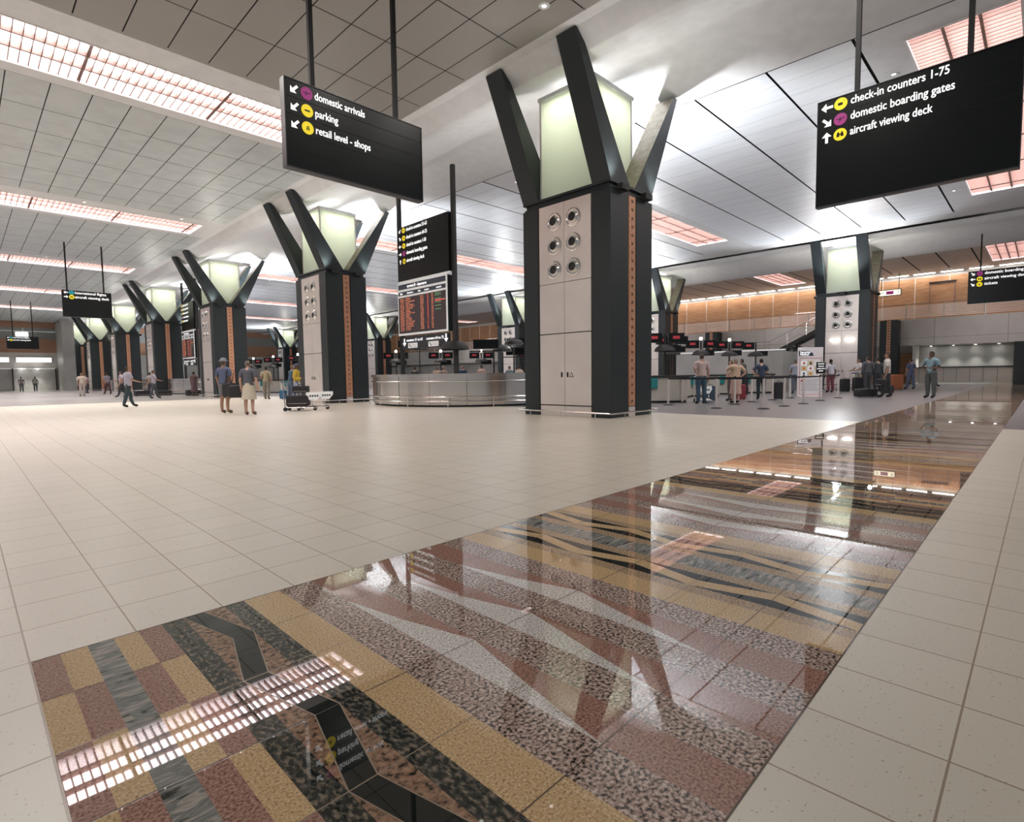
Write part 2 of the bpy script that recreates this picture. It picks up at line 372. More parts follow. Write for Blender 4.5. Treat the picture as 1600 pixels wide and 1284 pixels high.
# centre bay x 14.95..35.6
RB = [(.65, 2.6), (13.5, 15.35), (26.9, 28.9), (41.2, 43.2), (55.5, 57.6), (70.0, 72.2)]
XR0, XR1 = 15.02, 35.9
prev = -11.0
for k, (s, e) in enumerate(RB):
    down(b, XR0, 15.95, s, e, ZC, m_plaster); down(b, 31.85, XR1, s, e, ZC, m_plaster); down(b, XR0, XR1, s - .5, s, ZC, m_plaster); down(b, XR0, XR1, e, e + .85, ZC, m_plaster)
    oy = (s - .5) if k == 0 else prev + .04
    panels(b, XR0, 34.6, prev, s - .5, 15.0, .87, oy, 1.93, .004, .030, m_panel_r); down(back, XR0 - .05, 34.6, prev, s - .5, ZC + .06, m_gap)
    down(b, 34.6, XR1, prev, s - .5, ZC, m_plaster)
    skylight(15.95, 31.85, s, e, 'louvred skylight with copper blades in the middle ceiling bay, %s from the right edge' % names[k], 'skylights in the middle ceiling bay', 3)
    prev = e + .85
panels(b, XR0, 34.6, prev, 96, 15.0, .87, prev, 1.93, .004, .030, m_panel_r); down(back, XR0, 34.6, prev, 96, ZC + .06, m_gap); down(b, 34.6, XR1, prev, 96, ZC, m_plaster)
# far bay x 42.5..54.8
FB = [(1.15, 2.95), (15.1, 17.1), (29.4, 31.4), (43.6, 45.6), (57.8, 59.8)]
prev = -11.0
for k, (s, e) in enumerate(FB):
    down(b, 42.1, 43.3, s - .35, e + .35, ZC, m_panel_f); down(b, 52.0, 54.9, s - .35, e + .35, ZC, m_panel_f); down(b, 43.3, 52, s - .35, s, ZC, m_panel_f); down(b, 43.3, 52, e, e + .35, ZC, m_panel_f)
    panels(b, 42.9, 53.3, prev, s - .35, 42.9, 10.4, (s - .35) if k == 0 else prev + .35, 1.8, .0, .045, m_panel_f); down(back, 42.9, 53.3, prev, s - .35, ZC + .06, m_gap)
    down(b, 42.1, 42.9, prev, s - .35, ZC, m_panel_f); down(b, 53.3, 54.9, prev, s - .35, ZC, m_panel_f)
    skylight(43.3, 52.0, s, e, 'small louvred skylight over the mezzanine side, %s from the right' % names[k], 'skylights over the mezzanine', 4)
    prev = e + .35
down(b, 42.1, 54.9, prev, 96, ZC, m_panel_f)
ce = struct(b.build('ceiling')); back.build('joint_backing', ce)
# sculpted white spines over the two column rows
def spine(xc, name, w=2.25):
    prof = [(-w, 8.80), (-w + .42, 8.47), (-w + .46, 8.46), (-1.4, 8.56), (-1.0, 8.72), (-.5, 8.92), (0, 9.04), (.6, 9.12), (1.2, 9.10), (1.9, 8.98), (2.4, 8.84), (2.7, 8.78)]
    b = MB(); ys = [-11 + 1.5 * k for k in range(72)]
    n = len(prof); vs = [(xc + x, y, z) for y in ys for x, z in prof]
    fs = [(j * n + i, (j + 1) * n + i, (j + 1) * n + i + 1, j * n + i + 1) for j in range(len(ys) - 1) for i in range(n - 1)]
    b.mesh(vs, fs, m_plaster); o = b.build(name, smooth=True)
    g = MB(); g.box(xc + 2.70, xc + 2.78, -11, 95, 8.80, 8.86, m_gap); g.build('shadow_gap', o)
    return struct(o)
spine(12.25, 'ceiling_spine'); 
def spine2(xc):
    prof = [(-2.5, 8.78), (-2.2, 8.60), (-1.6, 8.62), (-.6, 8.75), (.4, 8.72), (1.4, 8.50), (2.3, 8.28), (3.1, 8.22), (3.2, 8.24), (3.2, 8.82)]
    b = MB(); ys = [-11 + 1.5 * k for k in range(72)]; n = len(prof); vs = [(xc + x, y, z) for y in ys for x, z in prof]
    fs = [(j * n + i, (j + 1) * n + i, (j + 1) * n + i + 1, j * n + i + 1) for j in range(len(ys) - 1) for i in range(n - 1)]
    b.mesh(vs, fs, m_plaster); return struct(b.build('ceiling_spine', smooth=True))
spine2(38.9)
struct(MB().box(-14, 56, -12, 96, 9.55, 9.7, m_wallg).build('ceiling_roof'))
m_dl = mat('downlight_lens', (1, .95, .88), .5, emit=1.2, ecol=(1, .95, .88))
def downlight(x, y, z, w, label, group=None):
    t = thing('downlight', label, 'downlight', (x, y, z), 0, group)
    MB().lathe([(0, -.01), (.05, -.01), (.05, .0), (0, .0)], m_dl, n=14).build('lens', t)
    MB().lathe([(.055, -.012), (.11, -.012), (.12, 0), (.055, 0)], m_plaster, n=18, cap=False).build('ring', t)
    if w: light('beam', 'SPOT', (0, 0, -.04), w, t, (1, .955, .89), .06, (0, 0, 0), spot=2.75)
DW = 400
downlight(7.6, 8.6, ZC, 0, 'round downlight in the near ceiling panels, left one beside the nearest column')
downlight(9.0, 7.75, ZC, 0, 'round downlight in the near ceiling panels, right one touching the nearest column')
DG = 'fill downlights added in the ceiling border strips'; DL = 'small round fill downlight added in the white border beside a louvred skylight'  # extra ceiling lamps, added to brighten the floor
for y, k in ((29.8, .85), (44.4, .5), (59.0, .5), (73.7, .5)):
    for x in (.5, 4.2, 7.9): downlight(x, y, ZC, DW * k, DL, DG)
for x, y, k in ((4.0, 3.6, .16), (7.0, 3.6, .32), (9.3, 3.6, .40), (.6, 9.5, .55), (.6, 13.5, .7)): downlight(x, y, ZC, DW * k, 'small round fill downlight added in the dark near ceiling panels', 'fill downlights added in the near ceiling panels')  # more added lamps, lifting the near and middle floor
for y, k in ((29.4, .9), (43.7, .7)):
    for x in (17.5, 24.0, 30.5): downlight(x, y, ZC, DW * k, DL, DG)
for x in (17.5, 24.0, 30.5): downlight(x, 3.1, ZC, DW * .38, DL, DG)
# ------------------------------------------------------------------ columns
COLG = 'black granite columns with splayed arms'
def make_column(label, loc):
    t = thing('column', label, 'column', loc, 0, COLG)
    HX, HY, ZT = .97, 1.45, 5.62
    bd = MB(); bd.box(-HX + .05, HX - .05, -HY + .05, HY - .05, 0, ZT, m_reveal)
    for sx in (-1, 1):
        for sy in (-1, 1):
            xs = sorted((sx * HX, sx * .19)); ys = sorted((sy * HY, sy * .90)); bd.box(xs[0], xs[1], ys[0], ys[1], 0, ZT, m_stone)
    bd.build('shaft', t)
    cl = MB(); cl.box(-HX + .07, HX - .07, -HY + .07, HY - .07, ZT, 5.78, m_stone); cl.box(-HX, HX, -HY, HY, 5.78, 5.84, m_stone); cl.build('collar', t)
    for s in (-1, 1):
        p = MB(); xf, xb = s * .975, s * .90
        for ya, yb in ((-.86, -.006), (.006, .86)):
            for za, zb in ((0.0, .27), (.30, 2.19), (2.215, 3.53), (3.545, ZT - .01)):
                p.box(min(xf, xb), max(xf, xb), ya, yb, za, zb, m_steel)
        po = p.build('metal_panel', t)
        Mr = Matrix.Rotation(s * PI / 2, 4, 'Y')
        for k, zz in enumerate((5.15, 4.52, 3.89)):
            for yy in (-.315, .315):
                v = MB(); v.lathe([(.235, 0), (.235, .02), (.205, .035), (.19, .02), (.165, .02), (.145, .055), (.11, .075), (.10, .02)], m_chrome, n=28, cap=False)
                v.lathe([(0, .018), (.10, .018), (.10, .05), (.07, .055), (0, .055)], m_rubber, n=20, cap=False)
                o = v.build('air_nozzle', po, smooth=True); o.location = (xf, yy, zz); o.rotation_euler = (0, s * PI / 2, 0)
        hd = MB()
        for yy in (-.10, .10): hd.box(min(xf, xf + s * .02), max(xf, xf + s * .02), yy - .02, yy + .02, 1.04, 1.17, m_rubber)
        hd.build('door_latch', po)
        tr = MB(); x = xf + s * .004; tr.prism([(x, -.30, 1.04), (x, -.16, 1.04), (x, -.23, 1.17)], (s * .004, 0, 0), m_rubber); tr.prism([(x + s * .003, -.275, 1.055), (x + s * .003, -.185, 1.055), (x + s * .003, -.23, 1.145)], (s * .003, 0, 0), m_steel)
        tr.build('warning_triangle', po)
        c = MB(); yf, yb = s * 1.452, s * 1.40; c.box(-.15, .15, min(yf, yb), max(yf, yb), .27, ZT - .01, m_copper); c.box(-.15, .15, min(yf, yb), max(yf, yb), 0, .25, m_steel)
        for q in range(25):
            z = .36 + q * .212
            for w in (-1, 0, 1):
                xx = w * .032; c.prism([(xx - .012, yf + s * .001, z), (xx + .006, yf + s * .001, z), (xx + .018, yf + s * .001, z + .035), (xx + .006, yf + s * .001, z + .07), (xx - .012, yf + s * .001, z + .07), (xx, yf + s * .001, z + .035)], (0, s * .003, 0), m_copmark)
        c.build('copper_strip', t)
        for sy in (-1, 1):
            y0, y1 = (sy * .90, sy * 1.45) if sy > 0 else (-1.45, -.90)
            P = [(s * .97, 5.84), (s * .12, 5.84), (s * 2.12, 8.785), (s * 2.33, 8.785)]
            if s < 0: P = P[::-1]
            a = MB(); n = 4; vs = [(x, y0, z) for x, z in P] + [(x, y1, z) for x, z in P]
            a.mesh(vs, [tuple(range(4)), tuple(range(7, 3, -1))], m_stone)
            inner = 1 if s > 0 else 1
            for i in range(4):
                j = (i + 1) % 4; a.mesh([vs[i], vs[j], vs[j + 4], vs[i + 4]], [(0, 3, 2, 1)], m_armmetal if i == inner else m_stone)
            a.build('arm', t)
    gl = MB()
    for x in (-.84, .84): gl.box(x - .006, x + .006, -.88, .88, 5.86, 8.42, m_frost)
    for y in (-.88, .88): gl.box(-.84, .84, y - .006, y + .006, 5.86, 8.42, m_frost)
    gl.build('lantern_glass', t)
    fr = MB()
    for x in (-.84, .84):
        for y in (-.88, .88): fr.box(x - .025, x + .025, y - .025, y + .025, 5.84, 8.45, m_louvre_w)
    fr.build('lantern_frame', t)
    cp = MB(); cp.box(-.90, .90, -.94, .94, 8.44, 8.54, m_plaster); cp.build('lantern_cap', t, bevel=.015)
    r = MB(); o = .17; z = .13; rr = .1; path = []
    for X, Y, a0 in ((HX + o - rr, HY + o - rr, 0), (-HX - o + rr, HY + o - rr, 90), (-HX - o + rr, -HY - o + rr, 180), (HX + o - rr, -HY - o + rr, 270)):
        for k in range(5): a = math.radians(a0 + 22.5 * k); path.append((X + rr * math.cos(a), Y + rr * math.sin(a), z))
    r.tube(path, .022, m_chrome, 8, closed=True)
    for px, py in ((-HX - o, -1.1), (-HX - o, 0), (-HX - o, 1.1), (HX + o, -1.1), (HX + o, 0), (HX + o, 1.1), (-.6, -HY - o), (.6, -HY - o), (-.6, HY + o), (.6, HY + o)):
        r.tube([(px, py, 0), (px, py, z)], .014, m_chrome, 6)
    r.build('bumper_rail', t, smooth=True)
    light('lantern_light', 'AREA', (0, 0, 8.40), LANTERN_W, t, (1, .98, .86), 1.3)
    light('uplight', 'SPOT', (1.35, 0, 5.95), SIDE_W, t, (.96, .98, 1), .12, (0, PI + .85, 0), spot=2.2)
    ub = MB(); ub.box(1.0, 1.4, -.22, .22, 5.62, 5.80, m_rubber); ub.build('uplighter', t)
    light('cap_light', 'AREA', (0, 0, 8.56), CAP_W, t, (1, .95, .84), 1.2, (0, PI, 0), sy=1.5)
    for s in (-1, 1):
        for w in (-.55, .55):
            u_ = MB(); u_.box(w - .16, w + .16, min(s * 1.46, s * 1.62), max(s * 1.46, s * 1.62), 5.62, 5.76, m_rubber); u_.build('uplighter', t)
            light('uplight', 'SPOT', (w * 1.5, s * 1.66, 5.80), UPLIGHT_W, t, (1, .95, .88), .10, (s * .35, PI + (.55 if w > 0 else -.55), 0), spot=2.6)
    return t
P1 = [(12.27, 9.12), (12.20, 23.6), (12.10, 38.05), (11.95, 51.9), (11.80, 65.7), (11.65, 79.2), (11.45, 91.0)]
ord_ = ['nearest and largest of the row', 'second of the front row with a loaded trolley at its foot', 'third of the front row counting away from the camera', 'fourth of the front row, just right of the hanging international flights sign', 'fifth of the front row counting away from the camera', 'sixth of the front row counting away from the camera', 'seventh and smallest of the front row at far left']
col0 = make_column('tall black granite column with steel vent panel and splayed arms, ' + ord_[0], (P1[0][0], P1[0][1], 0))
for p, q in zip(P1[1:], ord_[1:]): copy_tree(col0, (p[0], p[1], 0), 0, 'black granite column with splayed arms, ' + q)
P2 = [((38.35, 8.85), 'black column with splayed arms behind the security notice board, two lamps on its steel panel'), ((38.3, 21.9), 'black column with splayed arms partly hidden right behind the nearest column'),
      ((37.6, 36.4), 'black column with splayed arms seen between the departures board and the nearest column'), ((36.8, 59.5), 'distant black column whose arm shows just right of the second column'), ((35.6, 83.5), 'small distant black column with splayed arms left of the second column')]
for (x, y), q in P2: copy_tree(col0, (x, y, 0), PI, q)
for i, (y, q) in enumerate(((23.4, 'short black column with copper strip under the mezzanine left of the stair'), (8.95, 'short black column with copper strip under the mezzanine right of the big notice column'))):
    t = thing('column', q, 'column', (52.2, y, 0), 0, 'short columns under the mezzanine')
    MB().box(-.55, .55, -.6, .6, 0, 5.05, m_stone).build('shaft', t)
    c = MB(); c.box(-.571, -.545, -.13, .13, .2, 5.0, m_copper)
    for q2 in range(22): c.box(-.575, -.57, -.07, .07, .4 + q2 * .21, .47 + q2 * .21, m_copmark)
    c.build('copper_strip', t)

# ------------------------------------------------------------------ hanging signs
def arrow(parent, x, z, s, ang, y, m=m_white):
    pts = [(-.5, .13), (.05, .13), (-.18, .36), (.06, .42), (.5, 0), (.06, -.42), (-.18, -.36), (.05, -.13), (-.5, -.13)]
    pts = [(-.5, .12), (.08, .12), (.08, .42), (.52, 0), (.08, -.42), (.08, -.12), (-.5, -.12)]
    a = math.radians(ang); b = MB()
    b.prism([(x + s * (px * math.cos(a) - pz * math.sin(a)), y, z + s * (px * math.sin(a) + pz * math.cos(a))) for px, pz in pts], (0, -.004, 0), m); return b.build('arrow', parent)
def picto(parent, x, z, r, m, kind, y):
    b = MB(); n = 28; b.prism([(x + r * math.cos(2 * PI * k / n), y, z + r * math.sin(2 * PI * k / n)) for k in range(n)], (0, -.004, 0), m)
    d = b.build('pictogram', parent); g = MB(); yy = y - .004
    def pr(ps): g.prism([(x + px * r, yy, z + pz * r) for px, pz in ps], (0, -.003, 0), m_black)
    if kind == 'plane': pr([(-.7, .12), (-.5, .14), (-.4, 0), (.0, -.06), (.6, .12), (.7, .2), (.5, .22), (.05, .06), (-.05, .3), (-.12, .3), (-.12, .02), (-.5, .05)]); pr([(.0, .0), (.1, .0), (-.15, -.38), (-.25, -.38)])
    elif kind == 'bar': pr([(-.45, -.12), (.45, -.12), (.45, .12), (-.45, .12)])
    elif kind == 'shop': pr([(-.28, -.35), (-.08, -.35), (-.02, .25), (-.14, .25)]); pr([(.05, -.35), (.28, -.35), (.16, .35), (.06, .35)])
    elif kind == 'case': pr([(-.42, -.22), (.30, -.22), (.30, .20), (-.42, .20)]); pr([(.38, .42), (.5, .42), (.5, .5), (.38, .5)])
    elif kind == 'bino': pr([(-.55, -.35), (-.1, -.35), (-.08, .1), (-.2, .42), (-.38, .42), (-.5, .05)]); pr([(.1, -.35), (.55, -.35), (.5, .05), (.38, .42), (.2, .42), (.08, .1)]); pr([(-.1, -.05), (.1, -.05), (.1, .12), (-.1, .12)])
    g.build('symbol', d); return d
def sign(label, loc, rz, w, h, nrow, entries, poles, ztop, group, cir_x, arr_x, txt_x, r, ts, ratio=1., th=.12, rowoff=0., pr=.035):
    """loc = bottom left corner of the face; entries = (arrow angle, disc material, pictogram, words, stretch)"""
    t = thing('hanging_sign', label, 'sign', loc, rz, group)
    p = MB(); p.box(0, w, 0, th, 0, h, m_black); fr = .012
    for k in range(1, nrow): p.box(0, w, -.001, .002, h - k * h / nrow - .004, h - k * h / nrow + .004, m_line)
    p.build('sign_panel', t, bevel=0)
    e = MB(); e.box(-.012, 0, -.012, th + .012, -.02, h + .012, m_black2); e.box(w, w + .012, -.012, th + .012, -.02, h + .012, m_black2); e.box(0, w, -.012, th + .012, -.02, 0, m_black2); e.box(0, w, -.012, th + .012, h, h + .012, m_black2)
    e.build('frame', t)
    for px in poles:
        b = MB(); b.box(px - pr, px + pr, th / 2 - pr, th / 2 + pr, h, ztop - loc[2], m_reveal); b.build('hanger_pole', t)
    for k, (ang, cm, kind, words, sx) in enumerate(entries):
        z = h - (k + .5 + rowoff) * h / nrow
        arrow(t, arr_x, z, ts * .95, ang, -.003); picto(t, cir_x, z, r, cm, kind, -.003)
        text(t, 'lettering', words, ts, txt_x, z - ts * .28, -.004, m_white, sx=sx, bold=.018)
    return t
HG = 'hanging direction signs'
sign('black hanging sign reading domestic arrivals, parking, retail level - shops', (3.66, 8.3, 4.33), 0, 2.5, 1.29, 5,
     [(225, m_mag, 'plane', 'domestic arrivals', .78), (225, m_yel, 'bar', 'parking', .80), (225, m_yel, 'shop', 'retail level - shops', .80)],
     (.465, 2.0), ZC, HG, .345, .145, .47, .095, .165, rowoff=.02)
sign('large black hanging sign at top right reading check-in counters 1-75, domestic boarding gates', (10.8, 3.0, 4.0), -PI / 2, 2.62, 1.77, 7,
     [(180, m_yel, 'case', 'check-in counters 1-75', .76), (-45, m_mag, 'plane', 'domestic boarding gates', .76), (90, m_yel, 'bino', 'aircraft viewing deck', .72)],
     (.57, 2.03), 8.5, HG, .345, .14, .49, .10, .185, rowoff=-.02)
sign('small black hanging sign reading international flights, aircraft viewing deck, left of the columns', (4.25, 39, 4.73), 0, 2.22, 1.44, 6,
     [(180, m_teal, 'plane', 'international flights', .93), (0, m_yel, 'bino', 'aircraft viewing deck', .93)], (.24, 1.9), ZC, HG, .42, .17, .56, .12, .20)
sign('tiny black hanging sign at the far left end in front of the wood wall', (3.33, 70, 4.29), 0, 2.3, 1.15, 5,
     [(180, m_teal, 'plane', 'international flights', .85), (0, m_yel, 'bino', 'aircraft viewing deck', .85)], (.47, 1.9), ZC, HG, .34, .14, .46, .10, .18)
sign('black hanging sign at far right edge reading domestic boarding gates, tickets', (40.0, 3.27, 4.78), -PI / 2, 3.0, 1.77, 6,
     [(-45, m_mag, 'plane', 'domestic boarding gates', .95), (180, m_yel, 'bino', 'aircraft viewing deck', .95), (-45, m_yel, 'case', 'tickets', .95)], (.5, 2.6), ZC, HG, .48, .19, .68, .13, .22)

# ------------------------------------------------------------------ departures boards
def board(label, loc, full=True):
    """local x to the viewer's right, face at y=0; x 0..3.3, z = height above floor"""
    t = thing('departures_board', label, 'departures board', loc, -PI / 2, 'departures boards')
    MB().box(0, 3.25, 0, .35, 4.98, 7.10, m_black).build('sign_panel', t)
    g = MB()
    for k in range(1, 7): g.box(0, 3.05, -.002, .002, 7.10 - k * .303 - .005, 7.10 - k * .303 + .005, m_line)
    g.build('groove', t)
    e = [(225, m_yel, 'case', 'check-in counters 51-63'), (-45, m_yel, 'case', 'check-in counters 64-75'), (180, m_yel, 'case', 'check-in counters 1-50'), (0, m_mag, 'plane', 'domestic boarding gates'), (90, m_yel, 'bino', 'aircraft viewing deck')]
    for k, (a, cm, kd, w) in enumerate(e):
        z = 7.10 - (k + .5) * .303; arrow(t, .17, z, .17, a, -.003); picto(t, .43, z, .105, cm, kd, -.003); text(t, 'lettering', w, .195, .6, z - .055, -.004, m_white, sx=.72, bold=.02)
    d = MB(); d.box(-.06, 3.12, -.02, .02, 2.78, 4.88, m_white_frame); d.box(-.04, 3.10, .02, .3, 2.80, 4.86, m_black); d.box(-.0, 3.3, -.03, .1, 4.90, 4.95, m_white_frame); d.build('display_frame', t)
    s = MB(); s.box(.0, 3.06, -.03, 0, 2.86, 4.30, m_screen); s.box(0, 3.06, -.03, 0, 4.62, 4.82, m_hdr); s.box(0, 3.06, -.03, 0, 4.38, 4.53, m_hdr); so = s.build('display', t)
    text(so, 'lettering', 'terminal B - departures', .16, .62, 4.67, -.032, m_white, sx=.85)
    for x, w in ((.12, 'flight'), (.6, 'destination'), (1.35, 'time'), (1.75, 'counter'), (2.5, 'remarks')): text(so, 'lettering', w, .095, x, 4.425, -.032, m_white)
    rnd = random.Random(3); a = MB(); rd = MB(); gr = MB()
    for r in range(20):
        z = 4.22 - r * .066
        for x, n, mm in ((.12, 4, a), (.5, rnd.randint(4, 9), a), (1.5, 3, a), (1.95, 1, rd), (2.2, 2, a)):
            for k in range(n):
                mm.box(x + k * .072, x + k * .072 + rnd.choice((.025, .04, .05)), -.034, -.031, z, z + .036, m_amber if mm is a else m_redled)
        if r in (0, 1, 3, 5, 7, 9): 
            for k in range(5): gr.box(2.42 + k * .075, 2.42 + k * .075 + .05, -.034, -.031, z, z + .04, m_green)
        if r == 4:
            for k in range(6): rd.box(2.42 + k * .072, 2.42 + k * .072 + .05, -.034, -.031, z, z + .045, m_redled)
            for k in range(3): a.box(2.86 + k * .06, 2.86 + k * .06 + .04, -.034, -.031, z, z + .045, m_amber)
    a.build('display_characters', so); rd.build('status_characters', so); gr.build('status_characters', so)
    MB().box(.1, 3.1, .02, .12, 2.22, 2.72, m_black2).build('lower_sign', t)
    text(t, 'lettering', 'counters 51 to 63', .15, .42, 2.53, .016, m_white); text(t, 'lettering', 'counters 64 to 75', .15, 1.75, 2.53, .016, m_white)
    arrow(t, .28, 2.5, .3, -90, .016); arrow(t, 2.98, 2.55, .3, -90, .016)
    for x in (.55, 1.9):
        l = MB(); l.box(x, x + .62, .0, .018, 2.26, 2.46, m_white_frame); lo = l.build('airline_plate', t); q = MB(); q.prism([(x + .05, -.002, 2.42), (x + .16, -.002, 2.29), (x + .22, -.002, 2.29), (x + .1, -.002, 2.42)], (0, -.002, 0), m_rubber)
        for k in range(3): q.box(x + .26, x + .55, -.004, 0, 2.295 + k * .04, 2.31 + k * .04, m_steel)
        q.build('emblem', lo)
    for x, z0, z1 in ((-.08, 1.203, 8.85), (3.38, 1.203, 8.75)):
        b = MB(); b.box(x - .07, x + .07, .08, .22, z0, z1, m_rubber); b.build('mast', t)
    return t
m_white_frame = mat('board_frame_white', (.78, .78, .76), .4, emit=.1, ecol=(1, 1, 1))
board('tall departures board with orange text above the round steel desk', (12.8, 18.98, 0))
copy_tree([o for o in bpy.data.objects if o.name == 'departures_board'][0], (12.75, 49.6, 0), -PI / 2, 'narrow looking departures board seen edge on between the third and fourth columns')
copy_tree([o for o in bpy.data.objects if o.name == 'departures_board'][0], (12.6, 77.9, 0), -PI / 2, 'farthest departures board, a sliver between the fifth and sixth columns')

# ------------------------------------------------------------------ round steel desk
def arc(c, r, a0, a1, n): return [(c[0] + r * math.cos(math.radians(a0 + (a1 - a0) * k / n)), c[1] + r * math.sin(math.radians(a0 + (a1 - a0) * k / n))) for k in range(n + 1)]
def desk(label, loc, rz=0, s=1.):
    t = thing('information_desk', label, 'desk', loc, rz, 'curved steel desks')
    def wallstrip(r0, r1, z0, z1, m, a0=150, a1=262, n=28):
        b = MB(); A = arc((0, 0), r0, a0, a1, n); B = arc((0, 0), r1, a0, a1, n)
        for i in range(n):
            p = [A[i], A[i + 1], B[i + 1], B[i]]; lo = [(x, y, z0) for x, y in p]; hi = [(x, y, z1) for x, y in p]
            b.mesh(lo + hi, [(3, 2, 1, 0), (4, 5, 6, 7), (0, 1, 5, 4), (2, 3, 7, 6)] + ([(3, 0, 4, 7)] if i == 0 else []) + ([(1, 2, 6, 5)] if i == n - 1 else []), m)
        return b
    wallstrip(4.3 * s, 4.1 * s, .07, 1.12, m_steel_d).build('front_panel', t, smooth=True)
    wallstrip(4.24 * s, 4.1 * s, 0, .07, m_rubber).build('plinth', t)
    wallstrip(4.36 * s, 3.6 * s, 1.12, 1.20, m_steel_d).build('counter_top', t)
    for z, rr, nm in ((.93, 4.38, 'hand_rail'), (.36, 4.46, 'foot_rail'), (.20, 4.46, 'foot_rail')):
        MB().tube([(x, y, z) for x, y in arc((0, 0), rr * s, 151, 261, 40)], .02, m_chrome, 8).build(nm, t, smooth=True)
    for k in range(6):
        x, y = arc((0, 0), 4.46 * s, 153 + 21 * k, 180, 1)[0]; MB().tube([(x, y, 0), (x, y, .37)], .018, m_chrome, 6).build('rail_post', t)
    g = MB()
    for k in range(1, 6):
        for z0, z1 in ((.07, 1.12),):
            a = math.radians(150 + k * 112 / 6); g.box(-.004, .004, -.004, .004, z0, z1, m_rubber, Matrix.Translation((4.302 * s * math.cos(a), 4.302 * s * math.sin(a), 0)))
    g.build('panel_joint', t)
    return t
desk('curved brushed steel information desk below the departures board', (15.75, 17.75, 0))
t = thing('counter', 'straight steel counter end between the round desk and the nearest column', 'counter', (15.35, 12.95, 0), math.radians(-20))
MB().box(-.3, 3.2, 0, .6, .05, 1.12, m_steel_d).build('front_panel', t); MB().box(-.35, 3.25, -.05, .65, 1.12, 1.19, m_steel).build('counter_top', t)
for z in (.36, .2): MB().tube([(-.3, -.12, z), (1.5, -.12, z)], .018, m_chrome, 6).build('foot_rail', t)
for x in (0, .9): MB().tube([(x, -.12, 0), (x, -.12, .36)], .016, m_chrome, 6).build('rail_post', t)
copy_tree([o for o in bpy.data.objects if o.name == 'information_desk'][0], (15.9, 49.0, 0), 0, 'distant curved steel desk seen between the third and fourth columns')
copy_tree([o for o in bpy.data.objects if o.name == 'information_desk'][0], (16.0, 77.5, 0), 0, 'farthest curved steel desk between the fifth and sixth columns')

def dome_lamp(label, x, y, z0, z1, r=.52, group='dome lamps on poles', glow=False):
    t = thing('dome_lamp', label, 'lamp', (x, y, z0), 0, group)
    MB().tube([(0, 0, 0), (0, 0, z1 - z0)], .035, m_rubber, 8).build('pole', t)
    h = z1 - z0; MB().lathe([(r, 0), (r * .96, r * .22), (r * .8, r * .42), (r * .5, r * .58), (r * .15, r * .64), (.04, r * .72), (.04, r * .3)], m_rubber, (0, 0, h - r * .7), 24, cap=False).build('shade', t, smooth=True)
    MB().lathe([(0, 0), (.12, 0), (.10, .1), (0, .12)], m_lamp if glow else m_chrome, (0, 0, h - r * .5), 12).build('bulb', t)
    return t
dome_lamp('black dome lamp on a mast above the round steel desk', 12.95, 15.68, 1.2, 2.45)
dome_lamp('upper dome lamp just left of the nearest column', 17.2, 16.75, 1.2, 2.75, .42, glow=True)
dome_lamp('lower dome lamp just left of the nearest column', 16.75, 17.0, 1.2, 2.45, .42, glow=True)

# ------------------------------------------------------------------ check-in islands with displays
def island(label, x, y, rz=0., z=2.35, glow=True, n=2):
    t = thing('checkin_counter', label, 'check-in counter', (x, y, 0), rz, 'check-in counters with displays')
    MB().box(-.7, .7, -.45, .45, .08, .95, m_beige).build('counter_body', t); MB().box(-.78, .78, -.5, .5, .95, 1.02, m_rubber).build('counter_top', t)
    MB().box(-.68, .68, -.4, .4, 0, .08, m_rubber).build('plinth', t)
    MB().box(-.78, -.45, -.56, -.46, .55, .94, m_teal_bin).build('side_bin', t)
    MB().tube([(0, .1, 1.02), (0, .1, z + .35)], .04, m_rubber, 8).build('pole', t)
    for k in range(n):
        sx = (-.72, .12)[k]; m = MB(); m.box(sx, sx + .60, .0, .16, z - .02, z + .34, m_black); mo = m.build('monitor', t)
        q = MB(); q.box(sx + .16, sx + .42, -.012, 0, z + .12, z + .23, m_redsm); q.build('monitor_text', mo)
    m = MB(); m.box(.05, .62, .05, .14, z - .38, z - .12, m_black); m.build('lower_monitor', t)
    MB().lathe([(.40, 0), (.38, .1), (.3, .18), (.16, .24), (0, .26)], m_rubber, (0, .1, 1.95), 18, cap=False).build('lamp_shade', t, smooth=True)
    if glow: MB().lathe([(0, -.07), (.06, -.04), (.07, 0), (.05, .06), (0, .08)], m_lamp, (0, .1, z + .42), 10).build('lamp_globe', t)
    return t
RZ = -PI / 4
island('check-in counter with red displays nearest to the right of the big column', 22.9, 12.2, RZ, 2.45, False)
island('check-in counter with red displays and glowing lamp, second from the big column', 24.6, 11.6, RZ, 2.30)
island('check-in counter with red displays and glowing lamp, third from the big column', 27.6, 11.5, RZ, 2.35)
island('check-in counter with a single red display below the stair', 29.8, 11.0, RZ, 2.35, False, 1)
island('low check-in counter with teal band just right of the nearest column', 19.0, 10.4, RZ, 2.3, False)
for k, (x, y) in enumerate(((20.3, 25.9), (22.4, 24.6), (24.4, 22.4), (18.2, 27.5))):
    island('check-in counter with red displays behind the round desk, %s from the left' % ['second', 'third', 'fourth', 'first'][k], x, y, RZ, 2.2, True)
for k, (x, y) in enumerate(((17.2, 38.6), (17.2, 43.0), (17.4, 47.6))):
    island('check-in counter with displays seen left of the second column, number %s outwards' % ['one', 'two', 'three'][k], x, y, RZ, 2.4, True)
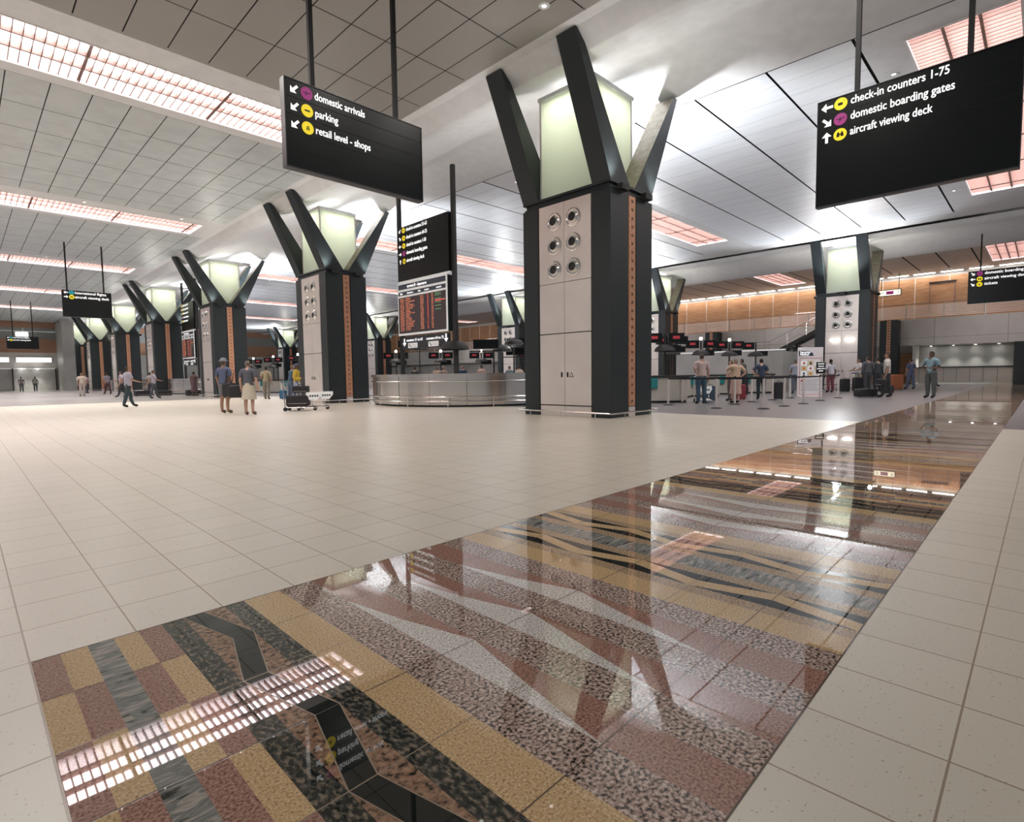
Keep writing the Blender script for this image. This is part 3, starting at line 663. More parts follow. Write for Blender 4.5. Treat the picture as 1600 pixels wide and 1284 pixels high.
# overhead dark gantry with small signs near the far columns
for k, (x, y, z, w, lb) in enumerate(((19.4, 18.6, 2.75, 1.1, 'black box sign on a bracket left of the nearest column, upper one'), (19.6, 18.8, 2.3, 1.2, 'black box sign on a bracket left of the nearest column, lower one'), (14.6, 15.75, 2.35, 1.0, 'black box sign just right of the departures board mast'), (17.0, 24.2, 2.85, 1.4, 'dark slatted sign box left of the departures board'))):
    t = thing('box_sign', lb, 'sign', (x, y, 0), RZ, 'black box signs over the counters')
    MB().box(-w / 2, w / 2, 0, .2, z - .18, z + .18, m_black).build('sign_box', t); MB().box(-w / 2 - .15, w / 2 + .15, .05, .1, z - .30, z - .25, m_rubber).build('bracket', t)
    MB().tube([(w * .3, .1, 0 if k != 2 else .0), (w * .3, .1, z - .2)], .03, m_rubber, 8).build('pole', t)
# partition behind the counters
t = thing('partition', 'pale grey back partition behind the check-in queue', 'partition', (33.0, 10.7, 0))
MB().box(0, .25, 0, 6.6, .1, 2.35, m_wallg).build('panel', t); MB().box(-.05, .3, -.05, 6.65, 2.35, 2.42, m_white_frame).build('cap', t); MB().box(.25, 4.2, 0, .2, .1, 2.3, m_wallg).build('side_panel', t); MB().box(.02, .23, .05, 6.5, 0, .1, m_rubber).build('plinth', t)
# desks further right under the mezzanine
t = thing('counter', 'long pale counter front along the back wall at right', 'counter', (53.2, 1.72, 0))
MB().box(0, .6, 0, 6.2, .15, 1.25, m_beige).build('counter_body', t); MB().box(-.05, .65, -.02, 6.25, 1.25, 1.31, m_rubber).build('counter_top', t)
g = MB(); [g.box(-.01, .0, k * .775 + .0, k * .775 + .02, .15, 1.25, m_rubber) for k in range(1, 8)]; g.build('panel_joint', t)

# ------------------------------------------------------------------ mezzanine and walls
XW, XM = 55.0, 53.0
b = MB(); b.box(XW, XW + .3, -12, 96, 0, 8.8, m_wall)
struct(b.build('wall_back'))
b = MB(); b.box(XW - .06, XW, -12, 96, 5.15, 8.52, m_wood)
for k in range(48): b.box(XW - .07, XW - .058, -12 + 2.2 * k, -12 + 2.2 * k + .03, 5.15, 8.5, m_white_frame)
struct(b.build('trim_1'))
b = MB(); b.box(XM, XW, 1.0, 96, 4.75, 5.10, m_wall); b.box(XM - .1, XM, -12, 96, 3.05, 5.12, m_wall); b.box(XM, XW, -12, 1., 4.75, 5.1, m_wall)
for k in range(20): b.box(XM - .105, XM - .098, 2.0 + 4.2 * k, 2.015 + 4.2 * k, 3.05, 5.1, m_gap)
b.box(XM - .104, XM - .098, -12, 96, 3.62, 3.635, m_gap)
struct(b.build('floor_mezzanine'))
# recess with downlights
b = MB(); b.box(XW - .04, XW, 1.7, 7.4, 0, 3.05, m_wallg); b.box(XM - .1, XW, 7.4, 7.55, 0, 3.05, m_wall); b.box(XW - .08, XW - .04, 1.7, 7.4, 1.3, 1.36, m_rubber)
struct(b.build('wall_recess'))
struct(MB().box(XM - .3, XW, -12, 1.65, 0, 3.05, m_stone).build('wall_dark'))
for k, y in enumerate((2.55, 3.88, 5.2, 6.6)):
    t = thing('downlight', 'small recessed downlight over the grey recess, %s from the right' % names[k].replace('nearest', 'first'), 'downlight', (XW - .5, y, 3.04), 0, 'downlights in the grey recess')
    MB().lathe([(.1, 0), (.1, .03), (0, .03)], m_lamp, (0, 0, -.03), 12).build('lens', t); MB().lathe([(.10, -.04), (.13, -.04), (.13, 0), (.10, 0)], m_chrome, (0, 0, 0), 12, cap=False).build('ring', t)
    light('downlight_beam', 'SPOT', (0, 0, -.05), 90, t, (1, .98, .92), .05, (0, math.radians(14), 0), spot=1.5)
t = thing('downlight', '', 'x'); bpy.data.objects.remove(t)
# wood doors
def door(n, x, y0, y1, z0, z1, m=m_wood):
    d = MB(); d.box(x - .05, x, y0, y1, z0, z1, m); o = struct(d.build('door_%d' % n))
    f = MB(); f.box(x - .08, x, y0 - .06, y0, z0, z1 + .06, m_louvre); f.box(x - .08, x, y1, y1 + .06, z0, z1 + .06, m_louvre); f.box(x - .08, x, y0, y1, z1, z1 + .06, m_louvre); f.build('door_frame', o)
    MB().tube([(x - .1, y0 + .12, z0 + 1.0), (x - .1, y0 + .12, z0 + 1.25)], .02, m_chrome, 6).build('door_handle', o)
door(1, XW - .01, 7.85, 8.65, 0, 2.45); door(2, XW - .07, 5.3, 6.8, 5.15, 7.95)
struct(MB().box(XW - .2, XW - .06, 5.2, 6.9, 8.0, 8.1, m_rubber).build('trim_2'))
# strip lamps along the far ceiling edge
for k in range(22):
    y = -2.1 + 1.72 * k
    if y < 0: continue
    t = thing('strip_lamp', 'thin white ceiling strip lamp above the wood wall, number %d from the right edge' % (k - 1), 'strip lamp', (54.45, y, 8.78), 0, 'strip lamps above the wood wall')
    MB().box(-.14, .14, 0, 1.35, -.03, 0, m_tube).build('diffuser', t); MB().box(-.17, .17, -.03, 1.38, -.015, .015, m_louvre_w).build('housing', t)
# mezzanine railing
t = thing('railing', 'steel railing with horizontal bars along the mezzanine edge', 'railing', (XM - .06, 0, 5.12))
for k in range(32): MB().box(-.03, .03, 1.0 + 2.35 * k - .03, 1.0 + 2.35 * k + .03, 0, 1.15, m_wallg).build('post', t)
r = MB(); [r.box(-.008, .008, 0, 76, .12 + .105 * k, .165 + .105 * k, m_steel) for k in range(9)]; r.build('bars', t); MB().tube([(0, 0, 1.17), (0, 76, 1.17)], .025, m_chrome, 6).build('top_rail', t)
# exit sign
t = thing('exit_sign', 'small illuminated exit sign hanging near the wood wall', 'sign', (52.5, 9.1, 7.05), -PI / 2)
MB().box(-.6, -.56, .04, .08, .5, 1.74, m_rubber).build('hanger', t); MB().box(.56, .6, .04, .08, .5, 1.74, m_rubber).build('hanger', t)
MB().box(-.75, .75, 0, .12, 0, .5, m_rubber).build('case', t); MB().box(-.7, .7, -.01, 0, .05, .45, mat('exit_face', (.8, .7, .5), .5, emit=.7, ecol=(1, .9, .65))).build('face', t)
e = MB(); e.box(-.25, .25, -.016, -.01, .12, .38, m_mag); e.build('symbol', t); text(t, 'lettering', '<', .4, -.6, .12, -.014, m_rubber); text(t, 'lettering', '>', .4, .42, .12, -.014, m_rubber)
# stair down from the mezzanine
t = thing('staircase', 'steel staircase with black underside rising to the mezzanine', 'staircase', (50.6, 13.0, 0))
s = MB(); s.prism([(0, 0, 5.1), (0, 0, 4.7), (0, 4.6, 2.4), (0, 7.2, 2.4), (0, 7.2, 2.75), (0, 4.6, 2.75)], (1.6, 0, 0), m_rubber); s.prism([(0, 7.2, 2.75), (0, 7.2, 2.35), (0, 11.6, 0), (0, 12.2, 0)], (1.6, 0, 0), m_rubber); s.build('stringer', t)
st = MB()
for k in range(14): st.box(.05, 1.55, .1 + k * .32, .1 + (k + 1) * .32, 5.0 - (k + 1) * .165, 5.05 - (k + 1) * .165 + .02, m_steel)
st.build('treads', t)
for zz, nm, rr in ((1.0, 'handrail', .03), (.75, 'rail_bar', .014), (.55, 'rail_bar', .014), (.35, 'rail_bar', .014), (.18, 'rail_bar', .014)):
    MB().tube([(0, -.2, 5.1 + zz), (0, 0, 5.1 + zz), (0, 4.6, 2.75 + zz), (0, 7.2, 2.75 + zz), (0, 11.8, .3 + zz)], rr, m_chrome, 6).build(nm, t)
for y, z in ((.1, 5.1), (1.6, 4.28), (3.1, 3.5), (4.6, 2.75), (6.0, 2.75), (7.2, 2.75), (9.4, 1.6)): MB().box(-.02, .02, y - .02, y + .02, z - .1, z + 1.0, m_chrome).build('rail_post', t)
# palm
def palm(label, x, y, h, n=16):
    t = thing('potted_palm', label, 'plant', (x, y, 0), 0, 'palms')
    MB().lathe([(.25, 0), (.33, .45), (.30, .45), (.25, .38), (0, .38)], m_rubber, n=16).build('pot', t)
    MB().tube([(0, 0, .38), (.03, 0, h * .6), (0, 0, h * .8)], .06, m_leaf, 8, r1=.03).build('trunk', t)
    rnd = random.Random(5); l = MB()
    for k in range(n):
        a = 2 * PI * k / n + rnd.random() * .3; up = rnd.uniform(.2, 1.1); L_ = h * .38; prev = None
        for j in range(7):
            f = j / 6; r = L_ * f; z = h * .78 + L_ * (up * f - 1.2 * f * f); w = .07 * math.sin(PI * min(1, f + .12)) + .01
            c = Vector((r * math.cos(a), r * math.sin(a), z)); s_ = Vector((-math.sin(a), math.cos(a), 0)) * w; cur = (c - s_ - Vector((0, 0, .02)), c, c + s_ - Vector((0, 0, .02)))
            if prev: l.poly([prev[0], cur[0], cur[1], prev[1]], m_leaf); l.poly([prev[1], cur[1], cur[2], prev[2]], m_leaf)
            prev = cur
    l.build('fronds', t)
palm('dark potted palm at the foot of the staircase behind the notice board', 40.6, 12.3, 3.4)
palm('dark potted palm just right of the first one near the black column', 43.9, 11.4, 3.2)
# lamps on the steel panel of the second row column
for k, y in enumerate((9.2, 8.4)):
    t = thing('wall_lamp', 'bright %s lamp on the steel panel behind the notice boards' % ('left', 'right')[k], 'lamp', (37.33, y, 3.0), 0, 'lamps on the notice column')
    MB().lathe([(0, -.12), (.2, -.1), (.27, 0), (.2, .06), (0, .08)], mat('lamp_globe_soft', (1, 1, 1), .5, emit=2.2, ecol=(1, .97, .92)), n=14).build('globe', t); MB().box(0, .06, -.08, .08, -.06, .1, m_chrome).build('bracket', t)
# left end wall
YE = 93.0
struct(MB().box(-14, 10.4, YE, YE + .3, 0, 9.3, m_wall).build('wall_end'))
b = MB(); b.box(-14, 9.2, YE - .08, YE, 8.0, 8.8, m_wood_l); b.box(-14, 9.2, YE - .12, YE, 4.85, 6.6, m_wood_l); struct(b.build('trim_3'))
w = MB(); w.box(-14, 9.2, YE - .03, YE, 6.6, 8.0, mat('far_window_glass', (.30, .32, .31), .15)); wo = struct(w.build('window_1'))
b = MB(); [b.box(x, x + .05, YE - .05, YE - .03, 6.6, 8.0, m_white_frame) for x in (-6, -3, 0, 3, 6)]; b.box(-14, 9.2, YE - .05, YE - .03, 7.55, 7.60, m_white_frame); b.build('window_frame', wo)
b = MB(); b.box(5.3, 6.5, YE - .06, YE - .04, 6.75, 7.45, m_litpanel); b.build('lit_opening', wo)
struct(MB().box(9.2, 10.4, YE - 6, YE, 0, 8.8, m_wallg).build('wall_return'))
b = MB(); b.box(10.4, 55.2, 95.5, 95.8, 0, 9.3, m_wall); struct(b.build('wall_end'))
b = MB(); b.box(10.4, 53, 95.4, 95.5, 8.0, 8.8, m_wood_l); b.box(10.4, 53, 95.36, 95.5, 4.85, 6.6, m_wood_l); b.box(10.4, 53, 95.44, 95.5, 6.6, 8.0, mat('far_window_glass')); struct(b.build('trim_5'))
for k, (x0, x1) in enumerate(((5.2, 8.6), (.9, 4.5), (-3.4, .2))):
    t = thing('lit_panel', 'long white backlit panel high on the far left wall, %s' % ('right one', 'left one', 'outermost one')[k], 'lit panel', (x0, YE - .1, 3.65), 0, 'backlit panels on the end wall')
    MB().box(0, x1 - x0, -.02, .04, 0, .55, m_litpanel).build('diffuser', t); MB().box(-.05, x1 - x0 + .05, .0, .1, -.05, .6, m_louvre_w).build('frame', t)
b = MB(); b.box(-14, 9.0, YE - .4, YE, 2.75, 2.85, m_white_frame); b.box(-14, 9.0, YE - .1, YE - .02, 0, 2.75, m_wallg)
for x in (4.7, 8.9): b.box(x, x + .12, YE - .5, YE, 0, 2.85, m_rubber)
struct(b.build('trim_4'))
for k, x in enumerate((5.6, 7.1)):
    t = thing('downlight', 'downlight in the shallow canopy of the far left wall, %s one' % ('left', 'right')[k], 'downlight', (x, YE - .6, 2.78), 0, 'downlights on the end wall')
    MB().lathe([(0, -.05), (.13, -.04), (.13, 0), (0, 0)], m_lamp, n=12).build('lens', t); light('downlight_beam', 'SPOT', (0, 0, -.08), 160, t, (1, .96, .88), .05, (-.35, 0, 0), spot=1.7)

# ------------------------------------------------------------------ people
SK = bpy.data.materials
def skin(c): return mat('skin_%d' % int(c[0] * 100), c, .5)
PB = dict(light=(.55, .34, .26), mid=(.36, .21, .14), dark=(.13, .075, .05))
def person(label, x, y, face, h=1.75, top=(.5, .5, .5), bot=(.1, .1, .15), tone='light', hair=(.05, .035, .025), legs='stand', arms=('down', 'down'), dress=None, shorts=False, sleeve='short', hat=None, build=1., lean=0., group='travellers', lod=2, shoe=(.02, .02, .02), hairlen=0.):
    """local front = -y ; feet on the floor"""
    s = h / 1.75; root = thing('person', label, 'person', (x, y, 0), face, group)
    V = []; E = []; R = []; J = {}; bones = []
    def add(n, p, r, par=None):
        p = Vector(p) * s; J[n] = len(V); V.append(p); R.append((r[0] * s, r[1] * s)); 
        if par: E.append((J[par], J[n])); bones.append((par, n))
    k = build
    ly = -lean
    add('pelvis', (0, 0, .95), (.150 * k, .105 * k)); add('waist', (0, ly * .3, 1.10), (.135 * k, .10 * k), 'pelvis'); add('chest', (0, ly * .8, 1.30), (.165 * k, .115 * k), 'waist')
    add('yoke', (0, ly, 1.41), (.13 * k, .09 * k), 'chest'); add('neck', (0, ly * 1.1, 1.49), (.055, .055), 'yoke'); add('jaw', (0, ly * 1.2 - .015, 1.56), (.062, .072), 'neck'); add('brow', (0, ly * 1.2 - .008, 1.65), (.076, .090), 'jaw'); add('crown', (0, ly * 1.2, 1.72), (.052, .062), 'brow')
    for sd, sg in (('L', 1), ('R', -1)):
        st = {'stand': 0, 'stride': sg * .16, 'walk': sg * .26}[legs]; w = .095
        add('hip' + sd, (sg * w, 0, .88), (.090 * k, .095 * k), 'pelvis'); add('knee' + sd, (sg * (w + .01), -st * .5 - .01, .49), (.060, .062), 'hip' + sd); add('calf' + sd, (sg * (w + .012), -st * .55 + .02, .34), (.056, .058), 'knee' + sd)
        add('ankle' + sd, (sg * (w + .012), -st * .9 + .01, .09), (.038, .042), 'calf' + sd); add('toe' + sd, (sg * (w + .03), -st * .9 - .15, .045), (.040, .034), 'ankle' + sd)
        add('sh' + sd, (sg * .185 * k, ly, 1.40), (.062, .062), 'yoke')
        a = arms[0 if sg > 0 else 1]
        el, wr = {'down': ((.245, .02, 1.12), (.25, -.05, .87)), 'fwd': ((.23, -.10, 1.15), (.17, -.36, 1.08)), 'hip': ((.36, .10, 1.17), (.18, .02, 1.0)), 'bent': ((.25, .04, 1.13), (.12, -.22, 1.12)), 'up': ((.30, -.14, 1.26), (.16, -.26, 1.42)), 'back': ((.25, .12, 1.14), (.26, .26, .92))}[a]
        add('el' + sd, (sg * el[0], el[1] + ly, el[2]), (.044, .044), 'sh' + sd); add('wr' + sd, (sg * wr[0], wr[1] + ly * .8, wr[2]), (.028, .030), 'el' + sd)
        d = (V[J['wr' + sd]] - V[J['el' + sd]]).normalized(); pp = V[J['wr' + sd]] / s + d * .075; add('palm' + sd, pp, (.022, .038), 'wr' + sd)
    me = bpy.data.meshes.new('b'); me.from_pydata(V, E, []); ob = bpy.data.objects.new('b', me); C.objects.link(ob)
    md = ob.modifiers.new('s', 'SKIN'); 
    for i, (a, c) in enumerate(R): me.skin_vertices[0].data[i].radius = (a, c)
    for i in range(len(V)): me.skin_vertices[0].data[i].use_root = (i == 0)
    sb = ob.modifiers.new('ss', 'SUBSURF'); sb.levels = sb.render_levels = lod
    dg = bpy.context.evaluated_depsgraph_get(); bm_ = bpy.data.meshes.new_from_object(ob.evaluated_get(dg)); bpy.data.objects.remove(ob)
    sm = skin(PB[tone])
    # fingers, nose and ears join the body mesh
    ex = MB()
    for sd, sg in (('L', 1), ('R', -1)):
        w_ = V[J['wr' + sd]]; p_ = V[J['palm' + sd]]; d = (p_ - w_).normalized(); side = Vector((0, -1, 0)) if abs(d.y) < .6 else Vector((-sg, 0, 0)); side = (side - d * side.dot(d)).normalized(); curl = d.cross(side).normalized() * (-sg)
        for q, (off, ln) in enumerate(((.026, .068), (.009, .078), (-.009, .072), (-.025, .056))):
            b0 = p_ + side * off * s; ex.tube([b0, b0 + d * ln * .5 * s + curl * .006, b0 + d * ln * .8 * s + curl * .02, b0 + d * ln * s * .9 + curl * .036], .0088 * s, sm, 6, r1=.006 * s)
        b0 = w_ + d * .03 * s + side * .022 * s; ex.tube([b0, b0 + side * .028 * s + d * .03 * s, b0 + side * .034 * s + d * .062 * s], .010 * s, sm, 6, r1=.007 * s)
    hd = V[J['brow']]; fy = -.098 * s
    ex.prism([hd + Vector((-.011, fy + .012, -.045)) * 1, hd + Vector((.011, fy + .012, -.045)), hd + Vector((.004, fy + .01, .0)), hd + Vector((-.004, fy + .01, .0))], (0, -.018 * s, -.004 * s), sm)
    for sg in (-1, 1):
        ex.lathe([(0, -.006), (.02, -.004), (.024, .002), (.012, .008)], sm, n=8, M=Matrix.Translation(hd + Vector((sg * .078 * s, .01, -.03))) @ Matrix.Rotation(sg * PI / 2, 4, 'Y'))
        ex.box(sg * .03 - .012, sg * .03 + .012, fy + .002, fy + .01, -.012, -.002, m_rubber, Matrix.Translation(hd))
    ex.box(-.022, .022, fy + .010, fy + .016, -.078, -.070, mat('lip', (.30, .10, .09), .5), Matrix.Translation(hd))
    bm = bmesh.new(); bm.from_mesh(bm_); n0 = len(bm.faces); e2 = bpy.data.meshes.new('e'); e2.from_pydata(ex.v, [], ex.f); e2.polygons.foreach_set('material_index', ex.m); bm.from_mesh(e2); bm.faces.ensure_lookup_table()
    # nearest bone of each skin face
    def near(c):
        best = (9, None, 0)
        for a, c2 in bones:
            A, B = V[J[a]], V[J[c2]]; ab = B - A; t_ = max(0, min(1, (c - A).dot(ab) / max(ab.length_squared, 1e-9))); dd = (A + ab * t_ - c).length
            if dd < best[0]: best = (dd, c2, t_)
        return best
    nb = [near(f.calc_center_median()) for f in bm.faces[:n0]] if False else []
    bm.faces.ensure_lookup_table(); info = []
    for i in range(n0): info.append(near(bm.faces[i].calc_center_median()))
    for i in range(n0, len(bm.faces)): info.append((0, 'x', 0))
    out = bpy.data.meshes.new('body'); bm.to_mesh(out)
    for m_ in (ex.mats or [sm]): out.materials.append(m_)
    out.polygons.foreach_set('use_smooth', [i < n0 for i in range(len(out.polygons))])
    bo = bpy.data.objects.new('body', out); C.objects.link(bo); bo.parent = root
    def cover(name, sel, off, m_):
        nb_ = bm.copy(); nb_.faces.ensure_lookup_table(); nb_.normal_update()
        kill = [nb_.faces[i] for i in range(len(info)) if not sel(info[i][1], info[i][2], nb_.faces[i].calc_center_median() / s)]
        bmesh.ops.delete(nb_, geom=kill, context='FACES')
        if not nb_.faces: nb_.free(); return
        for v in nb_.verts: v.co += v.normal * off
        q = bpy.data.meshes.new(name); nb_.to_mesh(q); nb_.free(); q.materials.append(m_)
        q.polygons.foreach_set('material_index', [0] * len(q.polygons)); q.polygons.foreach_set('use_smooth', [True] * len(q.polygons))
        o = bpy.data.objects.new(name, q); C.objects.link(o); o.parent = root
        so_ = o.modifiers.new('t', 'SOLIDIFY'); so_.thickness = .006; so_.offset = 1
    def cm(c): return mat('cloth_%02d%02d%02d' % tuple(int(v * 99) for v in c), c, .85)
    torso = ('waist', 'chest', 'yoke')
    def is_top(n, t_, c):
        if n in torso or n in ('shL', 'shR'): return c.z > .90
        if n == 'pelvis': return c.z > .93
        if n in ('elL', 'elR'): return sleeve == 'long' or t_ < .72
        if n in ('wrL', 'wrR'): return sleeve == 'long' and t_ < .92
        if n == 'neck': return t_ < .15
        return n in ('hipL', 'hipR') and c.z > .95
    cover('dress_top' if dress else 'shirt', is_top, .016 * s, cm(top))
    def is_bot(n, t_, c):
        if n in ('hipL', 'hipR', 'pelvis'): return c.z < 1.0
        if n in ('waist',): return c.z < 1.0
        if n in ('kneeL', 'kneeR'): return (t_ < .8) if shorts else True
        if n in ('calfL', 'calfR'): return not shorts
        if n in ('ankleL', 'ankleR'): return not shorts and c.z > .085
        return False
    if dress:
        z1 = dress; b_ = MB(); b_.lathe([(.155 * s, 1.02 * s), (.175 * s, .92 * s), (.20 * s, .75 * s), (.235 * s, z1 * s), (.225 * s, z1 * s + .01)], cm(bot), n=24, M=Matrix.Diagonal((1, .78, 1, 1)), cap=False); b_.build('skirt', root, smooth=True)
    else: cover('shorts' if shorts else 'trousers', is_bot, .012 * s, cm(bot))
    for sd in 'LR': cover('shoe', lambda n, t_, c: n == 'toe' + sd or (n == 'ankle' + sd and c.z < .085), .008 * s, cm(shoe))
    hz = V[J['brow']].z / s; hy = V[J['brow']].y / s
    cover('hair', lambda n, t_, c: n in ('brow', 'crown', 'jaw', 'neck') and (c.z > hz + .035 or (c.y > hy + .02 and c.z > hz - .09 - hairlen)), .012 * s, cm(hair))
    if hat:
        b_ = MB(); hp = V[J['brow']]; b_.lathe([(.15, .03), (.155, .035), (.095, .05), (.088, .11), (.05, .135), (0, .14)], cm(hat), tuple(hp), 20); b_.build('cap', root, smooth=True)
    bm.free(); return root
def facing(dx, dy): return math.atan2(dx, -dy)     # local -y turned towards (dx, dy)
AWAY = facing(.71, .70)
def bag(label, x, y, rz, w, d, h, m, kind='suitcase', z=0., group='luggage'):
    t = thing(kind, label, 'bag', (x, y, z), rz, group)
    MB().rbox(-w / 2, w / 2, -d / 2, d / 2, .03, h, min(w, h) * .16, m).build('case', t, smooth=True)
    MB().tube([(-w * .18, 0, h - .005), (-w * .16, 0, h + .05), (w * .16, 0, h + .05), (w * .18, 0, h - .005)], .012, m_rubber, 6).build('handle', t)
    if kind == 'shoulder_bag': MB().tube([(-w * .42, 0, h - .02), (-w * .2, .03, (1.40 - z) * .6), (0, .05, 1.42 - z), (w * .2, .03, (1.40 - z) * .6), (w * .42, 0, h - .02)], .014, m_rubber, 6).build('strap', t)
    z_ = MB(); z_.box(-w * .42, w * .42, -d / 2 - .006, -d / 2 + .004, h * .30, h * .33, m_steel); z_.box(-w * .35, w * .35, -d / 2 - .014, -d / 2 + .004, h * .38, h * .72, m); z_.build('pocket', t)
    for sx in (-1, 1): MB().lathe([(.02, -.012), (.03, -.01), (.03, .01), (.02, .012)], m_rubber, n=10, M=Matrix.Translation((sx * w * .4, 0, .03)) @ Matrix.Rotation(PI / 2, 4, 'Y')).build('wheel', t)
    return t
m_bagk = mat('black_nylon', (.018, .018, .02), .6); m_bago = mat('orange_brown_case', (.36, .12, .05), .45); m_bagr = mat('dark_red_case', (.22, .03, .04), .5); m_bagb = mat('blue_grey_case', (.04, .07, .11), .5)
m_bagt = mat('blue_bag', (.02, .10, .22), .5)

# queue between the belts
person('man in pinkish short-sleeved shirt and blue jeans seen from behind, first in the belted queue', 18.55, 8.75, AWAY, 1.80, (.50, .38, .36), (.05, .09, .13), 'light', (.06, .05, .04), arms=('bent', 'down'), build=1.08)
person('stout older woman in beige blouse and long pinkish skirt in the queue', 19.6, 7.95, AWAY + .15, 1.62, (.55, .40, .28), (.50, .33, .28), 'light', (.30, .22, .17), arms=('up', 'hip'), dress=.36, build=1.22)
person('person in dark navy t-shirt and dark trousers queuing beside the stout woman', 22.6, 8.15, AWAY - .3, 1.66, (.035, .05, .09), (.02, .035, .04), 'light', (.015, .012, .012), arms=('hip', 'bent'))
person('person in dark jacket bending over luggage in the queue', 25.5, 9.9, AWAY + .6, 1.75, (.06, .07, .08), (.03, .03, .035), 'mid', arms=('fwd', 'fwd'), lean=.15, sleeve='long')
person('woman in cream top half hidden behind the stout woman', 20.9, 8.65, AWAY + .5, 1.60, (.60, .52, .40), (.12, .10, .10), 'light', (.20, .13, .08), arms=('down', 'bent'))
person('man in pale blue shirt standing at the partition, left of a pair', 29.6, 9.0, AWAY - .4, 1.72, (.30, .34, .42), (.12, .14, .18), 'light', (.14, .10, .08), arms=('fwd', 'down'))
person('man in light grey shirt standing at the partition, right of a pair', 31.6, 9.0, AWAY + .4, 1.72, (.38, .40, .42), (.10, .10, .12), 'light', arms=('down', 'bent'))
person('person in white shirt and dark red trousers just right of the notice board', 31.5, 7.9, AWAY, 1.74, (.55, .55, .60), (.18, .05, .06), 'dark', (.01, .01, .01))
person('man in white t-shirt pushing a trolley right of the black notice', 35.5, 7.5, facing(-.8, .6), 1.82, (.72, .68, .66), (.30, .28, .22), 'mid', (.03, .02, .02), arms=('fwd', 'fwd'), build=.95)
person('man in grey suit seen from behind near the black column', 32.4, 6.45, AWAY, 1.84, (.085, .09, .10), (.055, .06, .065), 'light', (.05, .04, .03), arms=('down', 'bent'), sleeve='long', build=1.12)
person('companion in dark suit close to the man in grey suit', 33.6, 6.25, AWAY - .2, 1.80, (.06, .065, .08), (.04, .045, .05), 'light', arms=('down', 'down'), sleeve='long', build=1.05)
person('man in white short-sleeved shirt and dark green trousers holding a case', 26.6, 4.62, facing(-.2, 1), 1.83, (.52, .50, .46), (.035, .05, .045), 'mid', (.04, .03, .025), arms=('down', 'down'), legs='stride')
person('man in light blue shirt and grey-green trousers standing alone at right', 26.6, 3.18, facing(-.9, .4), 1.84, (.20, .30, .34), (.085, .10, .095), 'dark', (.02, .015, .012), arms=('bent', 'hip'))
person('traveller in blue top walking behind the orange suitcase', 38.9, 5.6, AWAY, 1.78, (.10, .12, .22), (.11, .14, .22), 'light', legs='stride')
person('traveller in pale top and blue trousers, right one near the wood door', 46.0, 5.3, facing(.2, -1), 1.72, (.40, .34, .34), (.08, .10, .2), 'light', arms=('fwd', 'down'), legs='stride')
# left foreground pair and others
person('woman in dark blouse and cream knee-length skirt with sandals, seen from behind', 6.20, 17.40, AWAY + .1, 1.68, (.10, .105, .13), (.52, .47, .37), 'light', (.16, .13, .10), arms=('down', 'down'), dress=.50, shoe=(.16, .09, .06), build=1.0, lod=2)
person('man in blue shirt and shorts with cap standing left of the woman in cream skirt', 6.0, 18.95, AWAY - .2, 1.76, (.10, .12, .20), (.17, .17, .18), 'mid', (.10, .08, .06), arms=('bent', 'down'), shorts=True, hat=(.25, .26, .30), shoe=(.2, .13, .09))
person('man with beige vest and shoulder bag walking away near the second column', 11.5, 29.7, AWAY + .2, 1.78, (.34, .28, .18), (.20, .18, .15), 'mid', (.03, .025, .02), arms=('bent', 'down'), legs='stride')
person('man in blue shirt bending by the trolley handle left of the second column', 11.9, 27.6, facing(.7, .2), 1.80, (.05, .09, .15), (.09, .12, .18), 'light', (.22, .14, .10), arms=('fwd', 'fwd'), lean=.12, sleeve='long')
person('distant traveller in beige shirt and trousers seen from behind on the open floor', 6.30, 50.5, facing(.05, 1), 1.73, (.52, .44, .36), (.40, .34, .30), 'light', (.20, .13, .08), arms=('down', 'down'), build=1.15)
person('person in flowery dark dress standing left of the third column', 11.0, 40.6, AWAY, 1.66, (.13, .08, .08), (.12, .07, .08), 'dark', (.02, .015, .012), dress=.3)
person('person in yellow top walking past the second column', 9.7, 21.9, facing(.75, -.65), 1.72, (.62, .44, .06), (.28, .30, .42), 'dark', (.10, .16, .35), arms=('down', 'bent'), sleeve='long', legs='stride')
person('tiny distant traveller, left one near the far end wall', 4.9, 82.5, facing(0, 1), 1.72, (.12, .10, .10), (.06, .06, .07), 'dark', lod=1)
person('tiny distant traveller with cap, right one near the far end wall', 6.2, 84.0, facing(.2, 1), 1.74, (.20, .20, .18), (.05, .05, .06), 'dark', lod=1)
for k, (x, y, c1, c2) in enumerate(((4.9, 27.2, (.42, .40, .48), (.04, .06, .07)), (8.3, 38.8, (.40, .36, .42), (.06, .07, .08)), (7.6, 44.2, (.45, .38, .42), (.05, .05, .06)), (8.6, 55.5, (.30, .28, .34), (.10, .05, .05)))):
    person('traveller in pale %s top crossing the open floor left of the columns' % ('lilac', 'grey', 'pinkish', 'mauve')[k], x, y, facing(*((1, .2), (1, 0), (-1, .1), (-.3, 1))[k]), 1.70 + .03 * k, c1, c2, 'mid', legs='walk', arms=('back', 'fwd'), lod=1)
